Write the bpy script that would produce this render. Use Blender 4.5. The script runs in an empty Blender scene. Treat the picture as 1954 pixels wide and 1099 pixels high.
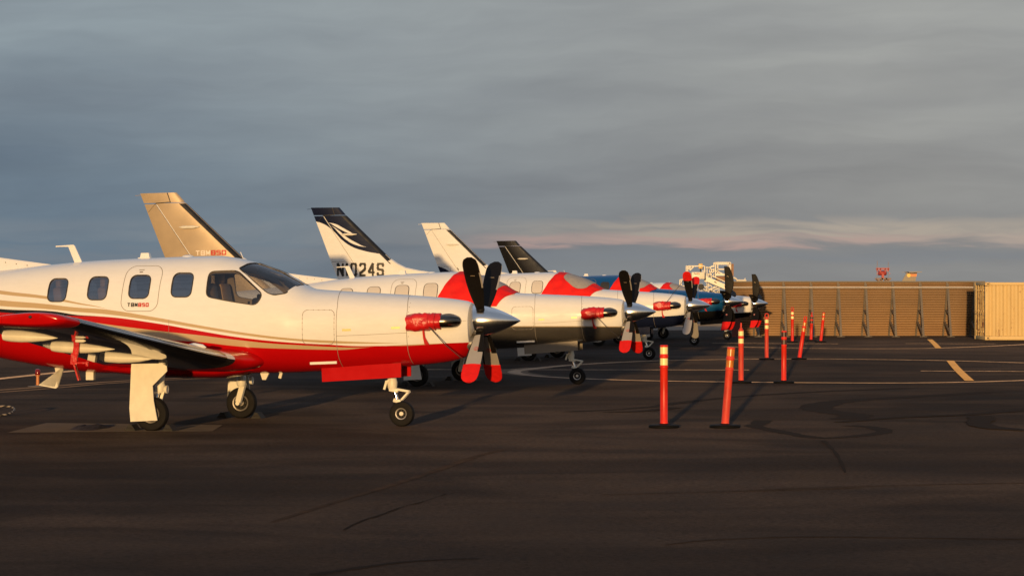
import bpy, bmesh, math, random
from mathutils import Vector, Matrix
R = math.radians
random.seed(4)
sc = bpy.context.scene
COL = sc.collection

# ------------------------------------------------------------------ camera
F = 5428.0; YH = 554.0; H = 1.85                     # focal length in photo pixels, horizon row, eye height
cam = bpy.data.cameras.new('camera'); co = bpy.data.objects.new('camera', cam); COL.objects.link(co)
cam.sensor_width = 36.0; cam.lens = 100.0; cam.clip_end = 9000; cam.clip_start = 0.5
co.location = (0, 0, H); co.rotation_euler = (R(90) + math.atan(4.5 / F), 0, 0)
cam.dof.use_dof = True; cam.dof.focus_distance = 46; cam.dof.aperture_fstop = 9.0
sc.camera = co
sc.view_settings.view_transform = 'Standard'; sc.view_settings.look = 'None'
sc.view_settings.exposure = 0.0; sc.view_settings.gamma = 1.0

# ------------------------------------------------------------------ light
SUN_DIR = Vector((-0.112, -1.0, 0.053)).normalized()  # towards the sun: low, behind the camera, a little left
sun = bpy.data.lights.new('sun', 'SUN'); so = bpy.data.objects.new('sun', sun); COL.objects.link(so)
sun.energy = 3.7; sun.angle = R(0.55); sun.color = (1.0, 0.63, 0.27)
so.rotation_euler = SUN_DIR.to_track_quat('Z', 'Y').to_euler()
so.location = (-10, -30, 20)

W = bpy.data.worlds.new('World'); sc.world = W; W.use_nodes = True
nt = W.node_tree; nt.nodes.clear()
class G:
    """tiny node-graph helper"""
    def __init__(s, nt): s.nt = nt
    def n(s, t, **kw):
        x = s.nt.nodes.new(t)
        for k, v in kw.items(): setattr(x, k, v)
        return x
    def put(s, sock, v):
        if isinstance(v, bpy.types.NodeSocket): s.nt.links.new(v, sock)
        elif v is not None: sock.default_value = v
    def m(s, op, a, b=None, c=None, clamp=False):
        x = s.n('ShaderNodeMath', operation=op, use_clamp=clamp)
        for i, v in enumerate((a, b, c)):
            if v is not None: s.put(x.inputs[i], v)
        return x.outputs[0]
    def vm(s, op, a, b=None):
        x = s.n('ShaderNodeVectorMath', operation=op); s.put(x.inputs[0], a)
        if b is not None: s.put(x.inputs[1], b)
        return x.outputs[0]
    def mix(s, f, a, b, mode='MIX'):
        x = s.n('ShaderNodeMix', data_type='RGBA', blend_type=mode)
        s.put(x.inputs[0], f); s.put(x.inputs[6], c4(a)); s.put(x.inputs[7], c4(b)); return x.outputs[2]
    def rng(s, v, a, b, c=0.0, d=1.0, smooth=False):
        x = s.n('ShaderNodeMapRange', interpolation_type='SMOOTHSTEP' if smooth else 'LINEAR')
        for i, q in enumerate((v, a, b, c, d)): s.put(x.inputs[i], q)
        return x.outputs[0]
    def noise(s, vec, scale=5.0, detail=4.0, rough=0.5, dist=0.0):
        x = s.n('ShaderNodeTexNoise'); s.put(x.inputs['Vector'], vec); x.inputs['Scale'].default_value = scale
        x.inputs['Detail'].default_value = detail; x.inputs['Roughness'].default_value = rough
        x.inputs['Distortion'].default_value = dist; return x.outputs[0]
    def sep(s, v):
        x = s.n('ShaderNodeSeparateXYZ'); s.put(x.inputs[0], v); return x.outputs
    def comb(s, a, b, c):
        x = s.n('ShaderNodeCombineXYZ')
        for i, q in enumerate((a, b, c)): s.put(x.inputs[i], q)
        return x.outputs[0]
def c4(c):
    if isinstance(c, tuple) and len(c) == 3: return (*c, 1.0)
    return c

g = G(nt)
sky = g.n('ShaderNodeTexSky', sky_type='NISHITA', sun_disc=False)
sky.sun_elevation = math.asin(SUN_DIR.z); sky.sun_rotation = math.atan2(SUN_DIR.x, SUN_DIR.y)
sky.air_density = 1.0; sky.dust_density = 1.6; sky.ozone_density = 1.5
d = g.n('ShaderNodeTexCoord').outputs['Generated']
X, Y, Z = g.sep(d)
# low cloud deck, long flat streaks
warp = g.noise(g.comb(g.m('MULTIPLY', X, 9.0), g.m('MULTIPLY', Y, 3.0), g.m('MULTIPLY', Z, 34.0)), 1.0, 4, .55)
n1 = g.noise(g.comb(g.m('MULTIPLY', X, 7.0), g.m('MULTIPLY', Y, 3.0), g.m('ADD', g.m('MULTIPLY', Z, 46.0), g.m('ADD', g.m('MULTIPLY', warp, 1.6), g.m('MULTIPLY', X, -3.0)))), 1.3, 7, .55)
n2 = g.noise(g.comb(g.m('MULTIPLY', X, 18.0), g.m('MULTIPLY', Y, 6.0), g.m('ADD', g.m('MULTIPLY', Z, 190.0), g.m('MULTIPLY', warp, 4.0))), 1.0, 5, .55)
fx = g.rng(X, -.19, .15, 0, 1, True)
low = g.mix(fx, (.135, .186, .24), (.268, .268, .262))
high = g.mix(fx, (.262, .312, .345), (.335, .343, .335))
elf = g.rng(g.m('ADD', Z, g.m('MULTIPLY', g.m('SUBTRACT', warp, .5), .05)), .015, .105, 0, 1, True)
cl = g.mix(elf, low, high)
bank = g.noise(g.comb(g.m('MULTIPLY', X, 4.0), g.m('MULTIPLY', Y, 2.0), g.m('ADD', g.m('MULTIPLY', Z, 26.0), g.m('MULTIPLY', X, -2.0))), 1.0, 3, .5)
dark = g.m('MULTIPLY', g.rng(n1, .3, .72, .90, 1.10), g.rng(bank, .32, .68, .88, 1.10, True))
fine = g.rng(n2, .3, .7, .97, 1.03)
cl = g.mix(1.0, cl, g.comb(dark, dark, g.m('POWER', dark, .85)), 'MULTIPLY')
cl = g.mix(1.0, cl, g.comb(fine, fine, fine), 'MULTIPLY')
# afterglow streaks near the horizon to the right
zz = g.m('ADD', Z, g.m('MULTIPLY', g.m('SUBTRACT', n2, .5), .011))
pk = g.m('MULTIPLY', g.rng(zz, .0145, .0165, 0, 1, True), g.rng(zz, .0185, .0205, 1, 0, True))
pk = g.m('MULTIPLY', pk, g.m('MULTIPLY', g.rng(X, -.03, .01, 0, 1, True), g.rng(X, .10, .17, 1, .35, True)))
pk = g.m('MULTIPLY', pk, g.rng(n2, .36, .6, .25, 1))
cr = g.m('MULTIPLY', g.rng(zz, .0150, .0175, 0, 1, True), g.rng(zz, .0225, .0265, 1, 0, True))
cr = g.m('MULTIPLY', cr, g.m('MULTIPLY', g.rng(X, -.05, .09, .1, 1, True), g.rng(n2, .36, .55, .35, 1)))
cl = g.mix(g.m('MULTIPLY', cr, .95), cl, (.42, .365, .305))
cl = g.mix(g.m('MULTIPLY', pk, .75), cl, (.46, .31, .28))
gap = g.m('MULTIPLY', g.rng(zz, .008, .012, 0, 1, True), g.rng(zz, .012, .0155, 1, 0, True))
cl = g.mix(g.m('MULTIPLY', gap, .5), cl, (.205, .225, .25))
# the deck is thinner and paler overhead and on the sunset side
up = g.rng(Z, .13, .45, 0, 1, True)
cl = g.mix(up, cl, g.mix(1.0, (.37, .425, .53), g.comb(dark, dark, dark), 'MULTIPLY'))
cl = g.mix(g.m('MULTIPLY', g.rng(Y, .1, -.5, 0, 1, True), g.rng(Z, .5, .1, 0, 1, True)), cl, g.mix(1.0, (.44, .425, .40), g.comb(dark, dark, dark), 'MULTIPLY'))
cl = g.mix(1.0, cl, (10.0, 10.0, 10.0), 'MULTIPLY')
# overhead and towards the sun the deck opens
open_ = g.m('MULTIPLY', g.rng(Y, -.35, .45, .62, 1.0, True), g.rng(Z, .30, .9, 1.0, .95, True))
cov = g.m('MULTIPLY', open_, g.rng(Z, .25, .5, 1.0, .9))
bgcol = g.mix(cov, sky.outputs[0], cl)
bg = g.n('ShaderNodeBackground'); g.put(bg.inputs[0], bgcol); bg.inputs[1].default_value = 0.1
out = g.n('ShaderNodeOutputWorld'); nt.links.new(bg.outputs[0], out.inputs[0])

# ------------------------------------------------------------------ helpers: materials
def new_mat(name):
    m = bpy.data.materials.new(name); m.use_nodes = True
    return m, G(m.node_tree), m.node_tree.nodes['Principled BSDF']
def paint(name, col, rough=.2, metal=0.0, coat=0.0, var=.06, nscale=6.0, spec=.5, stretch=(1, 1, 1), bump=0.0, bscale=40.0, matte=0.0):
    m, g, b = new_mat(name)
    oc = g.n('ShaderNodeTexCoord').outputs['Object']
    nz = g.noise(g.vm('MULTIPLY', oc, stretch), nscale, 5, .6)
    f = g.rng(nz, .3, .7, 1 - var, 1 + var)
    g.put(b.inputs['Base Color'], g.mix(1.0, col, g.comb(f, f, f), 'MULTIPLY'))
    g.put(b.inputs['Roughness'], g.rng(nz, .3, .7, rough * .85, min(1, rough * 1.15)))
    b.inputs['Diffuse Roughness'].default_value = matte; b.inputs['Metallic'].default_value = metal; b.inputs['Coat Weight'].default_value = coat
    b.inputs['Coat Roughness'].default_value = .05; b.inputs['Specular IOR Level'].default_value = spec
    if bump:
        bp = g.n('ShaderNodeBump'); bp.inputs['Strength'].default_value = bump; bp.inputs['Distance'].default_value = .02
        g.put(bp.inputs['Height'], g.noise(oc, bscale, 4, .6)); g.put(b.inputs['Normal'], bp.outputs[0])
    return m
XR = (-9.6, 1.4); ZR = (0.0, 4.6)
def livery(name, base, layers, rough=.16, metal=0.0, coat=.0, dirt=.05):
    """paint scheme: layers of (low curve, high curve, colour, metallic) as heights z over x in the aircraft's own axes"""
    m, g, b = new_mat(name)
    oc = g.n('ShaderNodeTexCoord').outputs['Object']
    x, y, z = g.sep(oc)
    xn = g.rng(x, XR[0], XR[1], 0, 1)
    def curve(pts):
        n = g.n('ShaderNodeFloatCurve'); c = n.mapping.curves[0]
        pts = sorted(pts)
        q = [((p[0] - XR[0]) / (XR[1] - XR[0]), (p[1] - ZR[0]) / (ZR[1] - ZR[0])) for p in pts]
        c.points[0].location = q[0]; c.points[1].location = q[-1]
        for p in q[1:-1]: c.points.new(*p)
        n.mapping.extend = 'HORIZONTAL'; n.mapping.update()
        g.put(n.inputs['Value'], xn)
        return g.m('MULTIPLY', n.outputs[0], ZR[1] - ZR[0])
    colr = c4(base); met = metal
    for lay in layers:
        lo, hi, c = lay[:3]; mm = lay[3] if len(lay) > 3 else 0.0
        k = 1.0
        if lo is not None: k = g.m('GREATER_THAN', z, curve(lo) if isinstance(lo, list) else lo)
        if hi is not None:
            h = g.m('LESS_THAN', z, curve(hi) if isinstance(hi, list) else hi)
            k = g.m('MULTIPLY', k, h)
        if len(lay) > 4:
            k = g.m('MULTIPLY', k, g.m('MULTIPLY', g.m('GREATER_THAN', x, lay[4]), g.m('LESS_THAN', x, lay[5])))
        colr = g.mix(k, colr, c)
        met = g.m('ADD', g.m('MULTIPLY', met, g.m('SUBTRACT', 1.0, k)), g.m('MULTIPLY', k, mm))
    nz = g.noise(g.vm('MULTIPLY', oc, (1.2, 1, 4)), 3.0, 6, .65)
    f = g.rng(nz, .3, .75, 1 - dirt, 1.02)
    g.put(b.inputs['Base Color'], g.mix(1.0, colr, g.comb(f, f, f), 'MULTIPLY'))
    g.put(b.inputs['Metallic'], met)
    g.put(b.inputs['Roughness'], g.rng(nz, .3, .7, rough * .8, rough * 1.25))
    b.inputs['Specular IOR Level'].default_value = .4
    bp = g.n('ShaderNodeBump'); bp.inputs['Strength'].default_value = .05; bp.inputs['Distance'].default_value = .02
    g.put(bp.inputs['Height'], g.noise(oc, 2.2, 2, .5)); g.put(b.inputs['Normal'], bp.outputs[0])
    return m
def glass(name, tint, refl=.12, rough=.02):
    m = bpy.data.materials.new(name); m.use_nodes = True; nt = m.node_tree; nt.nodes.clear(); g = G(nt)
    t = g.n('ShaderNodeBsdfTransparent'); t.inputs[0].default_value = c4(tint)
    gl = g.n('ShaderNodeBsdfGlossy'); gl.inputs['Roughness'].default_value = rough
    lw = g.n('ShaderNodeFresnel'); lw.inputs[0].default_value = 1.5
    f = g.m('ADD', lw.outputs[0], refl, clamp=True)
    mx = g.n('ShaderNodeMixShader'); g.put(mx.inputs[0], f); g.put(mx.inputs[1], t.outputs[0]); g.put(mx.inputs[2], gl.outputs[0])
    o = g.n('ShaderNodeOutputMaterial'); nt.links.new(mx.outputs[0], o.inputs[0]); return m

WHITE = (.80, .79, .77); RED = (.46, .003, .004); TAN = (.50, .37, .21); NAVY = (.008, .012, .035); BLACK = (.008, .008, .009)
SILVER = (.40, .36, .31)
M = {}
M['white'] = paint('white_gloss_paint', WHITE, .14, coat=.4, var=.03)
M['red'] = paint('red_gloss_paint', RED, .16, spec=.4, var=.06)
M['navy'] = paint('navy_gloss_paint', NAVY, .14, coat=.4)
M['blackpaint'] = paint('black_gloss_paint', BLACK, .16, coat=.4)
M['silver'] = paint('silver_metallic_paint', (.21, .185, .155), .34, metal=.4, var=.03)
M['gold'] = paint('gold_metallic_paint', (.52, .40, .26), .34, metal=.35, coat=.3, var=.06, nscale=2)
M['cream'] = paint('cream_gear_paint', (.78, .74, .62), .4, var=.08)
M['boot'] = paint('deice_boot_rubber', (.010, .010, .011), .22, var=.2)
M['chrome'] = paint('polished_aluminium', (.80, .79, .78), .17, metal=1.0, var=.03, nscale=3, stretch=(1, 1, 1))
M['inlet'] = paint('inlet_lip_metal', (.20, .19, .18), .5, metal=.6, var=.1)
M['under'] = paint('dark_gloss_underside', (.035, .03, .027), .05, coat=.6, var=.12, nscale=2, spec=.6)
M['steel'] = paint('exhaust_steel', (.16, .14, .12), .25, metal=1.0, var=.2)
M['dark'] = paint('painted_recess_black', (.006, .006, .006), .8)
M['seal'] = paint('window_seal_rubber', (.03, .025, .022), .5)
M['seam'] = paint('panel_gap', (.22, .19, .16), .7)
M['gap'] = paint('hinge_gap', (.03, .03, .03), .7)
M['tyre'] = paint('tyre_rubber', (.010, .009, .0085), .75, spec=.2, var=.25, nscale=20, bump=.3)
M['rim'] = paint('alloy_rim', (.55, .52, .48), .35, metal=.6, var=.12, nscale=18)
M['darkrim'] = paint('dirty_rim', (.25, .23, .21), .45, metal=.5, var=.25, nscale=18)
M['bladeblack'] = paint('black_blade_paint', (.008, .007, .007), .55, var=.2, spec=.12)
M['bladegrey'] = paint('grey_blade_paint', (.36, .335, .31), .4, var=.05)
M['cover'] = paint('red_cover_canvas', (.74, .013, .011), .7, spec=.2, var=.14, nscale=5, bump=.5, bscale=16)
M['covervinyl'] = paint('red_vinyl', (.55, .010, .012), .32, var=.15, nscale=9, bump=.6, bscale=14)
M['grey_canvas'] = paint('grey_canvas', (.33, .30, .28), .8, var=.08, nscale=9, bump=.25, bscale=30)
M['blind'] = paint('window_blind', (.60, .55, .50), .6, var=.04, nscale=3, stretch=(1, 1, 8))
M['cabin'] = paint('cabin_trim', (.36, .29, .22), .7)
M['seat'] = paint('tan_leather', (.55, .36, .19), .5)
M['panel'] = paint('dark_glareshield', (.02, .02, .024), .6)
M['glass'] = glass('cockpit_glass', (.62, .63, .65), .06)
M['cabinglass'] = glass('cabin_glass', (.45, .43, .42), .33, .06)
M['lens'] = glass('clear_lens', (.85, .87, .9), .15)
M['redlens'] = paint('red_lens', (.17, .006, .006), .15)
M['ink'] = paint('black_lettering', (.012, .011, .011), .4)
M['redink'] = paint('red_lettering', (.50, .012, .012), .4)
M['whiteink'] = paint('white_lettering', (.80, .70, .60), .4)
M['latch'] = paint('brass_latch', (.42, .30, .14), .35, metal=.5)
M['rope'] = paint('dark_rope', (.03, .025, .025), .8)

# ------------------------------------------------------------------ helpers: meshes
class MB:
    def __init__(s): s.v = []; s.f = []; s.mi = []
    def add(s, vs, fs, mi=0):
        o = len(s.v); s.v += [tuple(v) for v in vs]; s.f += [tuple(i + o for i in f) for f in fs]; s.mi += [mi] * len(fs); return s
    def box(s, c, size, mi=0, rot=None, bev=0.0):
        hx, hy, hz = (q / 2 for q in size)
        if bev <= 0:
            vs = [Vector((a * hx, b * hy, e * hz)) for a in (-1, 1) for b in (-1, 1) for e in (-1, 1)]
            fs = [(0, 1, 3, 2), (4, 6, 7, 5), (0, 4, 5, 1), (2, 3, 7, 6), (0, 2, 6, 4), (1, 5, 7, 3)]
        else:
            bm = bmesh.new(); bmesh.ops.create_cube(bm, size=1.0)
            for v in bm.verts: v.co = Vector((v.co.x * size[0], v.co.y * size[1], v.co.z * size[2]))
            bmesh.ops.bevel(bm, geom=bm.edges[:], offset=bev, segments=2, affect='EDGES', profile=.5)
            bm.verts.index_update(); vs = [v.co.copy() for v in bm.verts]; fs = [tuple(v.index for v in f.verts) for f in bm.faces]; bm.free()
        if rot is not None: vs = [rot @ v for v in vs]
        return s.add([v + Vector(c) for v in vs], fs, mi)
    def beam(s, a, b, w, h=None, mi=0, up=(0, 0, 1)):
        a = Vector(a); b = Vector(b); h = h or w; dd = (b - a); L = dd.length; z = dd.normalized(); u = Vector(up)
        if abs(z.dot(u)) > .98: u = Vector((0, 1, 0))
        x = u.cross(z).normalized(); y = z.cross(x)
        rot = Matrix((x, y, z)).transposed()
        return s.box((a + b) / 2, (w, h, L), mi, rot)
    def loft(s, rings, mi=0, cap0=True, cap1=True, closed=True):
        n = len(rings[0]); vs = [p for r in rings for p in r]; fs = []
        for i in range(len(rings) - 1):
            for j in range(n if closed else n - 1):
                k = (j + 1) % n; fs.append((i * n + j, i * n + k, (i + 1) * n + k, (i + 1) * n + j))
        if cap0: fs.append(tuple(range(n - 1, -1, -1)))
        if cap1: fs.append(tuple((len(rings) - 1) * n + j for j in range(n)))
        return s.add(vs, fs, mi)
    def tube(s, path, r, n=10, mi=0, cap=True):
        P = [Vector(p) for p in path]; rr = r if isinstance(r, (list, tuple)) else [r] * len(P); rings = []
        t0 = (P[1] - P[0]).normalized(); u = Vector((0, 0, 1)) if abs(t0.z) < .9 else Vector((0, 1, 0))
        for i, p in enumerate(P):
            t = (P[min(i + 1, len(P) - 1)] - P[max(i - 1, 0)]).normalized()
            x = u.cross(t).normalized(); y = t.cross(x); u = y if abs(y.dot(u)) > .2 else u
            x = u.cross(t).normalized(); y = t.cross(x)
            rings.append([p + x * math.cos(a) * rr[i] + y * math.sin(a) * rr[i] for a in (2 * math.pi * k / n for k in range(n))])
        return s.loft(rings, mi, cap, cap)
    def lathe(s, prof, c=(0, 0, 0), axis='Z', n=32, mi=0):
        c = Vector(c); rings = []
        for h, r in prof:
            ring = []
            for k in range(n):
                a = 2 * math.pi * k / n; p, q = r * math.cos(a), r * math.sin(a)
                ring.append(c + (Vector((p, q, h)) if axis == 'Z' else Vector((h, p, q)) if axis == 'X' else Vector((q, h, p))))
            rings.append(ring)
        return s.loft(rings, mi)
    def prism(s, poly, lo, hi, axis='Y', mi=0):
        def P(p, h): return (p[0], h, p[1]) if axis == 'Y' else (p[0], p[1], h) if axis == 'Z' else (h, p[0], p[1])
        return s.loft([[P(p, lo) for p in poly], [P(p, hi) for p in poly]], mi)
    def mesh(s, name, mats):
        me = bpy.data.meshes.new(name); me.from_pydata(s.v, [], s.f)
        for m in (mats if isinstance(mats, (list, tuple)) else [mats]): me.materials.append(M[m] if isinstance(m, str) else m)
        for p, i in zip(me.polygons, s.mi): p.material_index = i
        bm = bmesh.new(); bm.from_mesh(me); bmesh.ops.recalc_face_normals(bm, faces=bm.faces[:]); bm.to_mesh(me); bm.free()
        return me
    def build(s, name, mats, parent=None, ang=40, mw=None):
        me = s.mesh(name, mats); o = bpy.data.objects.new(name, me); COL.objects.link(o)
        me.shade_smooth(); me.set_sharp_from_angle(angle=R(ang))
        if parent is not None: o.parent = parent
        if mw is not None: o.matrix_world = mw
        return o
def tag(o, label=None, cat=None, group=None, kind=None):
    if label: o['label'] = label
    if cat: o['category'] = cat
    if group: o['group'] = group
    if kind: o['kind'] = kind
    return o
def empty(name, label, cat, group=None, mw=None):
    o = bpy.data.objects.new(name, None); COL.objects.link(o); o.empty_display_size = .3
    if mw is not None: o.matrix_world = mw
    return tag(o, label, cat, group)
def gp(px, py):
    """ground point seen at a photo pixel"""
    dd = F * H / (py - YH); return Vector(((px - 977) / F * dd, dd, 0))
def at(px, py, dd): return Vector(((px - 977) / F * dd, dd, H - (py - YH) / F * dd))
def text_mesh(s, size, weight=0.0, font_scale_x=1.0):
    c = bpy.data.curves.new('t', 'FONT'); c.body = s; c.size = size; c.offset = weight; c.resolution_u = 4
    o = bpy.data.objects.new('t', c); COL.objects.link(o)
    dg = bpy.context.evaluated_depsgraph_get(); dg.update()
    me = bpy.data.meshes.new_from_object(o.evaluated_get(dg))
    bm = bmesh.new(); bm.from_mesh(me)
    bmesh.ops.triangulate(bm, faces=bm.faces[:])
    bm.verts.index_update(); vs = [(v.co.x * font_scale_x, v.co.y) for v in bm.verts]; fs = [tuple(v.index for v in f.verts) for f in bm.faces]
    bm.free(); bpy.data.objects.remove(o); bpy.data.curves.remove(c); bpy.data.meshes.remove(me)
    return vs, fs
GLYPH = {'T': [[(0, 1), (1, 1)], [(.5, 1), (.5, 0)]], 'B': [[(.0, 0), (0, 1), (.88, 1), (1, .88), (1, .62), (.88, .5), (1, .38), (1, .12), (.88, 0), (0, 0)], [(0, .5), (.88, .5)]],
         'M': [[(0, 0), (0, 1), (.5, .22), (1, 1), (1, 0)]], 'N': [[(0, 0), (0, 1), (1, 0), (1, 1)]], '1': [[(.0, .8), (.35, 1), (.35, 0)]],
         '8': [[(.12, .5), (.0, .62), (0, .88), (.12, 1), (.88, 1), (1, .88), (1, .62), (.88, .5), (.12, .5), (0, .38), (0, .12), (.12, 0), (.88, 0), (1, .12), (1, .38), (.88, .5)]],
         '5': [[(1, 1), (0, 1), (0, .56), (.88, .56), (1, .44), (1, .12), (.88, 0), (0, 0)]], '0': [[(.14, 0), (0, .14), (0, .86), (.14, 1), (.86, 1), (1, .86), (1, .14), (.86, 0), (.14, 0)]],
         '2': [[(0, .80), (0, .88), (.12, 1), (.88, 1), (1, .88), (1, .60), (.88, .48), (0, .20), (0, 0), (1, 0)]], '4': [[(.75, 0), (.75, 1), (0, .34), (0, .26), (1, .26)]],
         'S': [[(1, .78), (1, .88), (.88, 1), (.12, 1), (0, .88), (0, .64), (.12, .52), (.88, .48), (1, .36), (1, .12), (.88, 0), (.12, 0), (0, .12), (0, .22)]]}
def strokes(mb, ch, x0, z0, w, h, t, fn, mi=0, dz=0.0, ht=None):
    """block letter from strokes, each laid on a surface by fn(x, z, offset)"""
    ht = ht or t; o = 0
    for line in GLYPH[ch]:
        P = [(x0 + t / 2 + a * (w - t), z0 + ht / 2 + b * (h - ht)) for a, b in line]
        for (xa, za), (xb, zb) in zip(P, P[1:]):
            L = math.hypot(xb - xa, zb - za); ux, uz = (xb - xa) / L, (zb - za) / L; tt = (abs(uz) * t + abs(ux) * ht) / 2; k = max(1, int(L / .08)); e = tt * .55
            xa_, za_, xb_, zb_ = xa - ux * e, za - uz * e, xb + ux * e, zb + uz * e; vs = []; o += 1
            for j in range(k + 1):
                x, z = xa_ + (xb_ - xa_) * j / k, za_ + (zb_ - za_) * j / k
                for sg in (1, -1): vs.append(fn(x - uz * tt * sg, z + ux * tt * sg, .004 + .0003 * o + dz))
            mb.add(vs, [(2 * j, 2 * j + 1, 2 * j + 3, 2 * j + 2) for j in range(k)], mi)
def word(mb, text, x0, z0, w, h, gap, t, fn, mis, ht=None):
    for ch, mi in zip(text, mis):
        strokes(mb, ch, x0, z0, w, h, t, fn, mi, 0, ht); x0 += w + gap
def pchip(T):
    xs = [t[0] for t in T]; n = len(xs); k = len(T[0]) - 1
    sl = []
    for c in range(1, k + 1):
        y = [t[c] for t in T]; dl = [(y[i + 1] - y[i]) / (xs[i + 1] - xs[i]) for i in range(n - 1)]
        mm = [dl[0]] + [0 if dl[i - 1] * dl[i] <= 0 else 2 * dl[i - 1] * dl[i] / (dl[i - 1] + dl[i]) for i in range(1, n - 1)] + [dl[-1]]
        sl.append((y, mm))
    def f(x):
        x = min(max(x, xs[0]), xs[-1]); i = 0
        while i < n - 2 and x > xs[i + 1]: i += 1
        h = xs[i + 1] - xs[i]; t = (x - xs[i]) / h
        a, b, c_, e = 2 * t ** 3 - 3 * t * t + 1, t ** 3 - 2 * t * t + t, -2 * t ** 3 + 3 * t * t, t ** 3 - t * t
        return [a * y[i] + b * h * mm[i] + c_ * y[i + 1] + e * h * mm[i + 1] for y, mm in sl]
    return f

# ------------------------------------------------------------------ the ground
def asphalt():
    m, g, b = new_mat('asphalt')
    oc = g.n('ShaderNodeTexCoord').outputs['Object']
    big = g.noise(g.vm('MULTIPLY', oc, (.10, .035, 1)), 1.0, 5, .6, .6)
    mid = g.noise(g.vm('MULTIPLY', oc, (.8, .5, 1)), 1.0, 8, .72)
    strk = g.noise(g.vm('MULTIPLY', oc, (.06, .9, 1)), 1.0, 4, .6)
    fin = g.noise(oc, 17.0, 4, .75)
    grit = g.noise(oc, 90.0, 2, .6)
    patchy = g.noise(g.vm('MULTIPLY', oc, (.16, .30, 1)), 1.0, 3, .5, 1.2)
    k = g.m('MULTIPLY', g.rng(big, .32, .68, .62, 1.40), g.rng(mid, .3, .7, .74, 1.28))
    k = g.m('MULTIPLY', k, g.rng(patchy, .42, .58, .74, 1.12, True))
    k = g.m('MULTIPLY', k, g.rng(strk, .3, .7, .86, 1.16))
    k = g.m('MULTIPLY', k, g.m('MULTIPLY', g.rng(fin, .25, .75, .38, 1.62), g.rng(grit, .3, .75, .60, 1.55)))
    warm = g.mix(g.rng(big, .3, .7), (.026, .0202, .0172), (.0385, .0275, .0218))
    g.put(b.inputs['Base Color'], g.mix(1.0, warm, g.comb(k, k, k), 'MULTIPLY'))
    g.put(b.inputs['Roughness'], g.rng(mid, .3, .7, .78, .95)); b.inputs['Specular IOR Level'].default_value = .03
    bp = g.n('ShaderNodeBump'); b.inputs['Diffuse Roughness'].default_value = 1.0; bp.inputs['Strength'].default_value = .35; bp.inputs['Distance'].default_value = .01
    g.put(bp.inputs['Height'], g.m('ADD', fin, g.m('MULTIPLY', grit, .6))); g.put(b.inputs['Normal'], bp.outputs[0])
    return m
M['asphalt'] = asphalt()
M['concrete'] = paint('apron_concrete', (.17, .145, .125), .9, var=.2, nscale=.4, spec=.1, matte=1.0)
M['patch'] = paint('worn_concrete', (.050, .041, .035), .9, var=.3, nscale=3, spec=.1, matte=1.0)
M['tyremark'] = paint('rubber_scuff', (.026, .018, .014), .95, var=.5, nscale=3, spec=.03, matte=1.0)
M['tar'] = paint('crack_sealant', (.0115, .009, .0082), .95, var=.35, nscale=4, spec=.03, matte=1.0)
M['linewhite'] = paint('worn_white_line', (.36, .25, .17), .9, var=.45, nscale=3, spec=.1, matte=1.0)
M['lineyel'] = paint('worn_yellow_line', (.44, .26, .09), .9, var=.35, nscale=6, spec=.1, matte=1.0)
M['linetan'] = paint('faded_tan_line', (.12, .08, .052), .9, var=.4, nscale=6, spec=.1, matte=1.0)
o = MB().add([(-3000, -200, 0), (3000, -200, 0), (3000, 6000, 0), (-3000, 6000, 0)], [(0, 1, 2, 3)]).build('ground', 'asphalt'); tag(o, kind='structure')
o = MB().add([(-400, 132, .004), (400, 132, .004), (600, 900, .004), (-600, 900, .004)], [(0, 1, 2, 3)]).build('concrete_apron', 'concrete'); tag(o, kind='structure')
def smooth_path(P, it=3):
    P = [Vector(p) for p in P]
    for _ in range(it):
        Q = [P[0]]
        for a, b in zip(P, P[1:]): Q += [a * .75 + b * .25, a * .25 + b * .75]
        P = Q + [P[-1]]
    return P
def ground_ribbon(name, pxs, w, mat, z, it=3, wob=0.0):
    """a strip of constant real width along ground points; w may vary along its length"""
    P = smooth_path([gp(*p) for p in pxs], it); n = len(P); vs = []; fs = []
    for i, p in enumerate(P):
        t = (P[min(i + 1, n - 1)] - P[max(i - 1, 0)]).normalized(); q = Vector((-t.y, t.x, 0))
        ww = (w if not isinstance(w, (list, tuple)) else w[0] + (w[1] - w[0]) * i / (n - 1)) / 2
        ww *= 1 + random.uniform(-wob, wob)
        vs += [(p + q * ww) + Vector((0, 0, z)), (p - q * ww) + Vector((0, 0, z))]
    for i in range(n - 1): fs.append((2 * i, 2 * i + 1, 2 * i + 3, 2 * i + 2))
    return tag(MB().add(vs, fs).build(name, mat), kind='structure')
# painted lines of the taxi lane
ground_ribbon('painted_line', [(1700, 686.6), (1520, 684.6), (1265, 687.5), (1110, 695), (1020, 703), (972, 709.5), (1000, 716), (1080, 722), (1265, 728), (1640, 731.5), (1820, 730.5), (1990, 725)], .30, 'linewhite', .008, 4)
ground_ribbon('painted_line', [(1700, 686.6), (1800, 688), (1990, 693.6)], .30, 'linewhite', .008, 2)
ground_ribbon('painted_line', [(1030, 701.5), (988, 706), (974, 709.5), (988, 713), (1020, 717)], .7, 'linetan', .004, 3)
ground_ribbon('painted_line', [(780, 705.6), (1430, 706.6)], .26, 'linewhite', .012, 0)
ground_ribbon('painted_line', [(1757, 708.5), (2000, 709.5)], .30, 'linewhite', .012, 0)
ground_ribbon('painted_line', [(1380, 661.5), (1500, 664.5), (1700, 666.5), (1850, 663), (2000, 655)], .34, 'linewhite', .008, 3)
ground_ribbon('painted_line', [(1360, 655), (1600, 656.5)], .34, 'linewhite', .008, 0)
ground_ribbon('painted_line', [(1728, 655.5), (1900, 656.2)], .34, 'linewhite', .004, 0)
ground_ribbon('painted_dash', [(1774, 648), (1783, 656), (1791, 665)], .19, 'lineyel', .012, 1)
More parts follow.
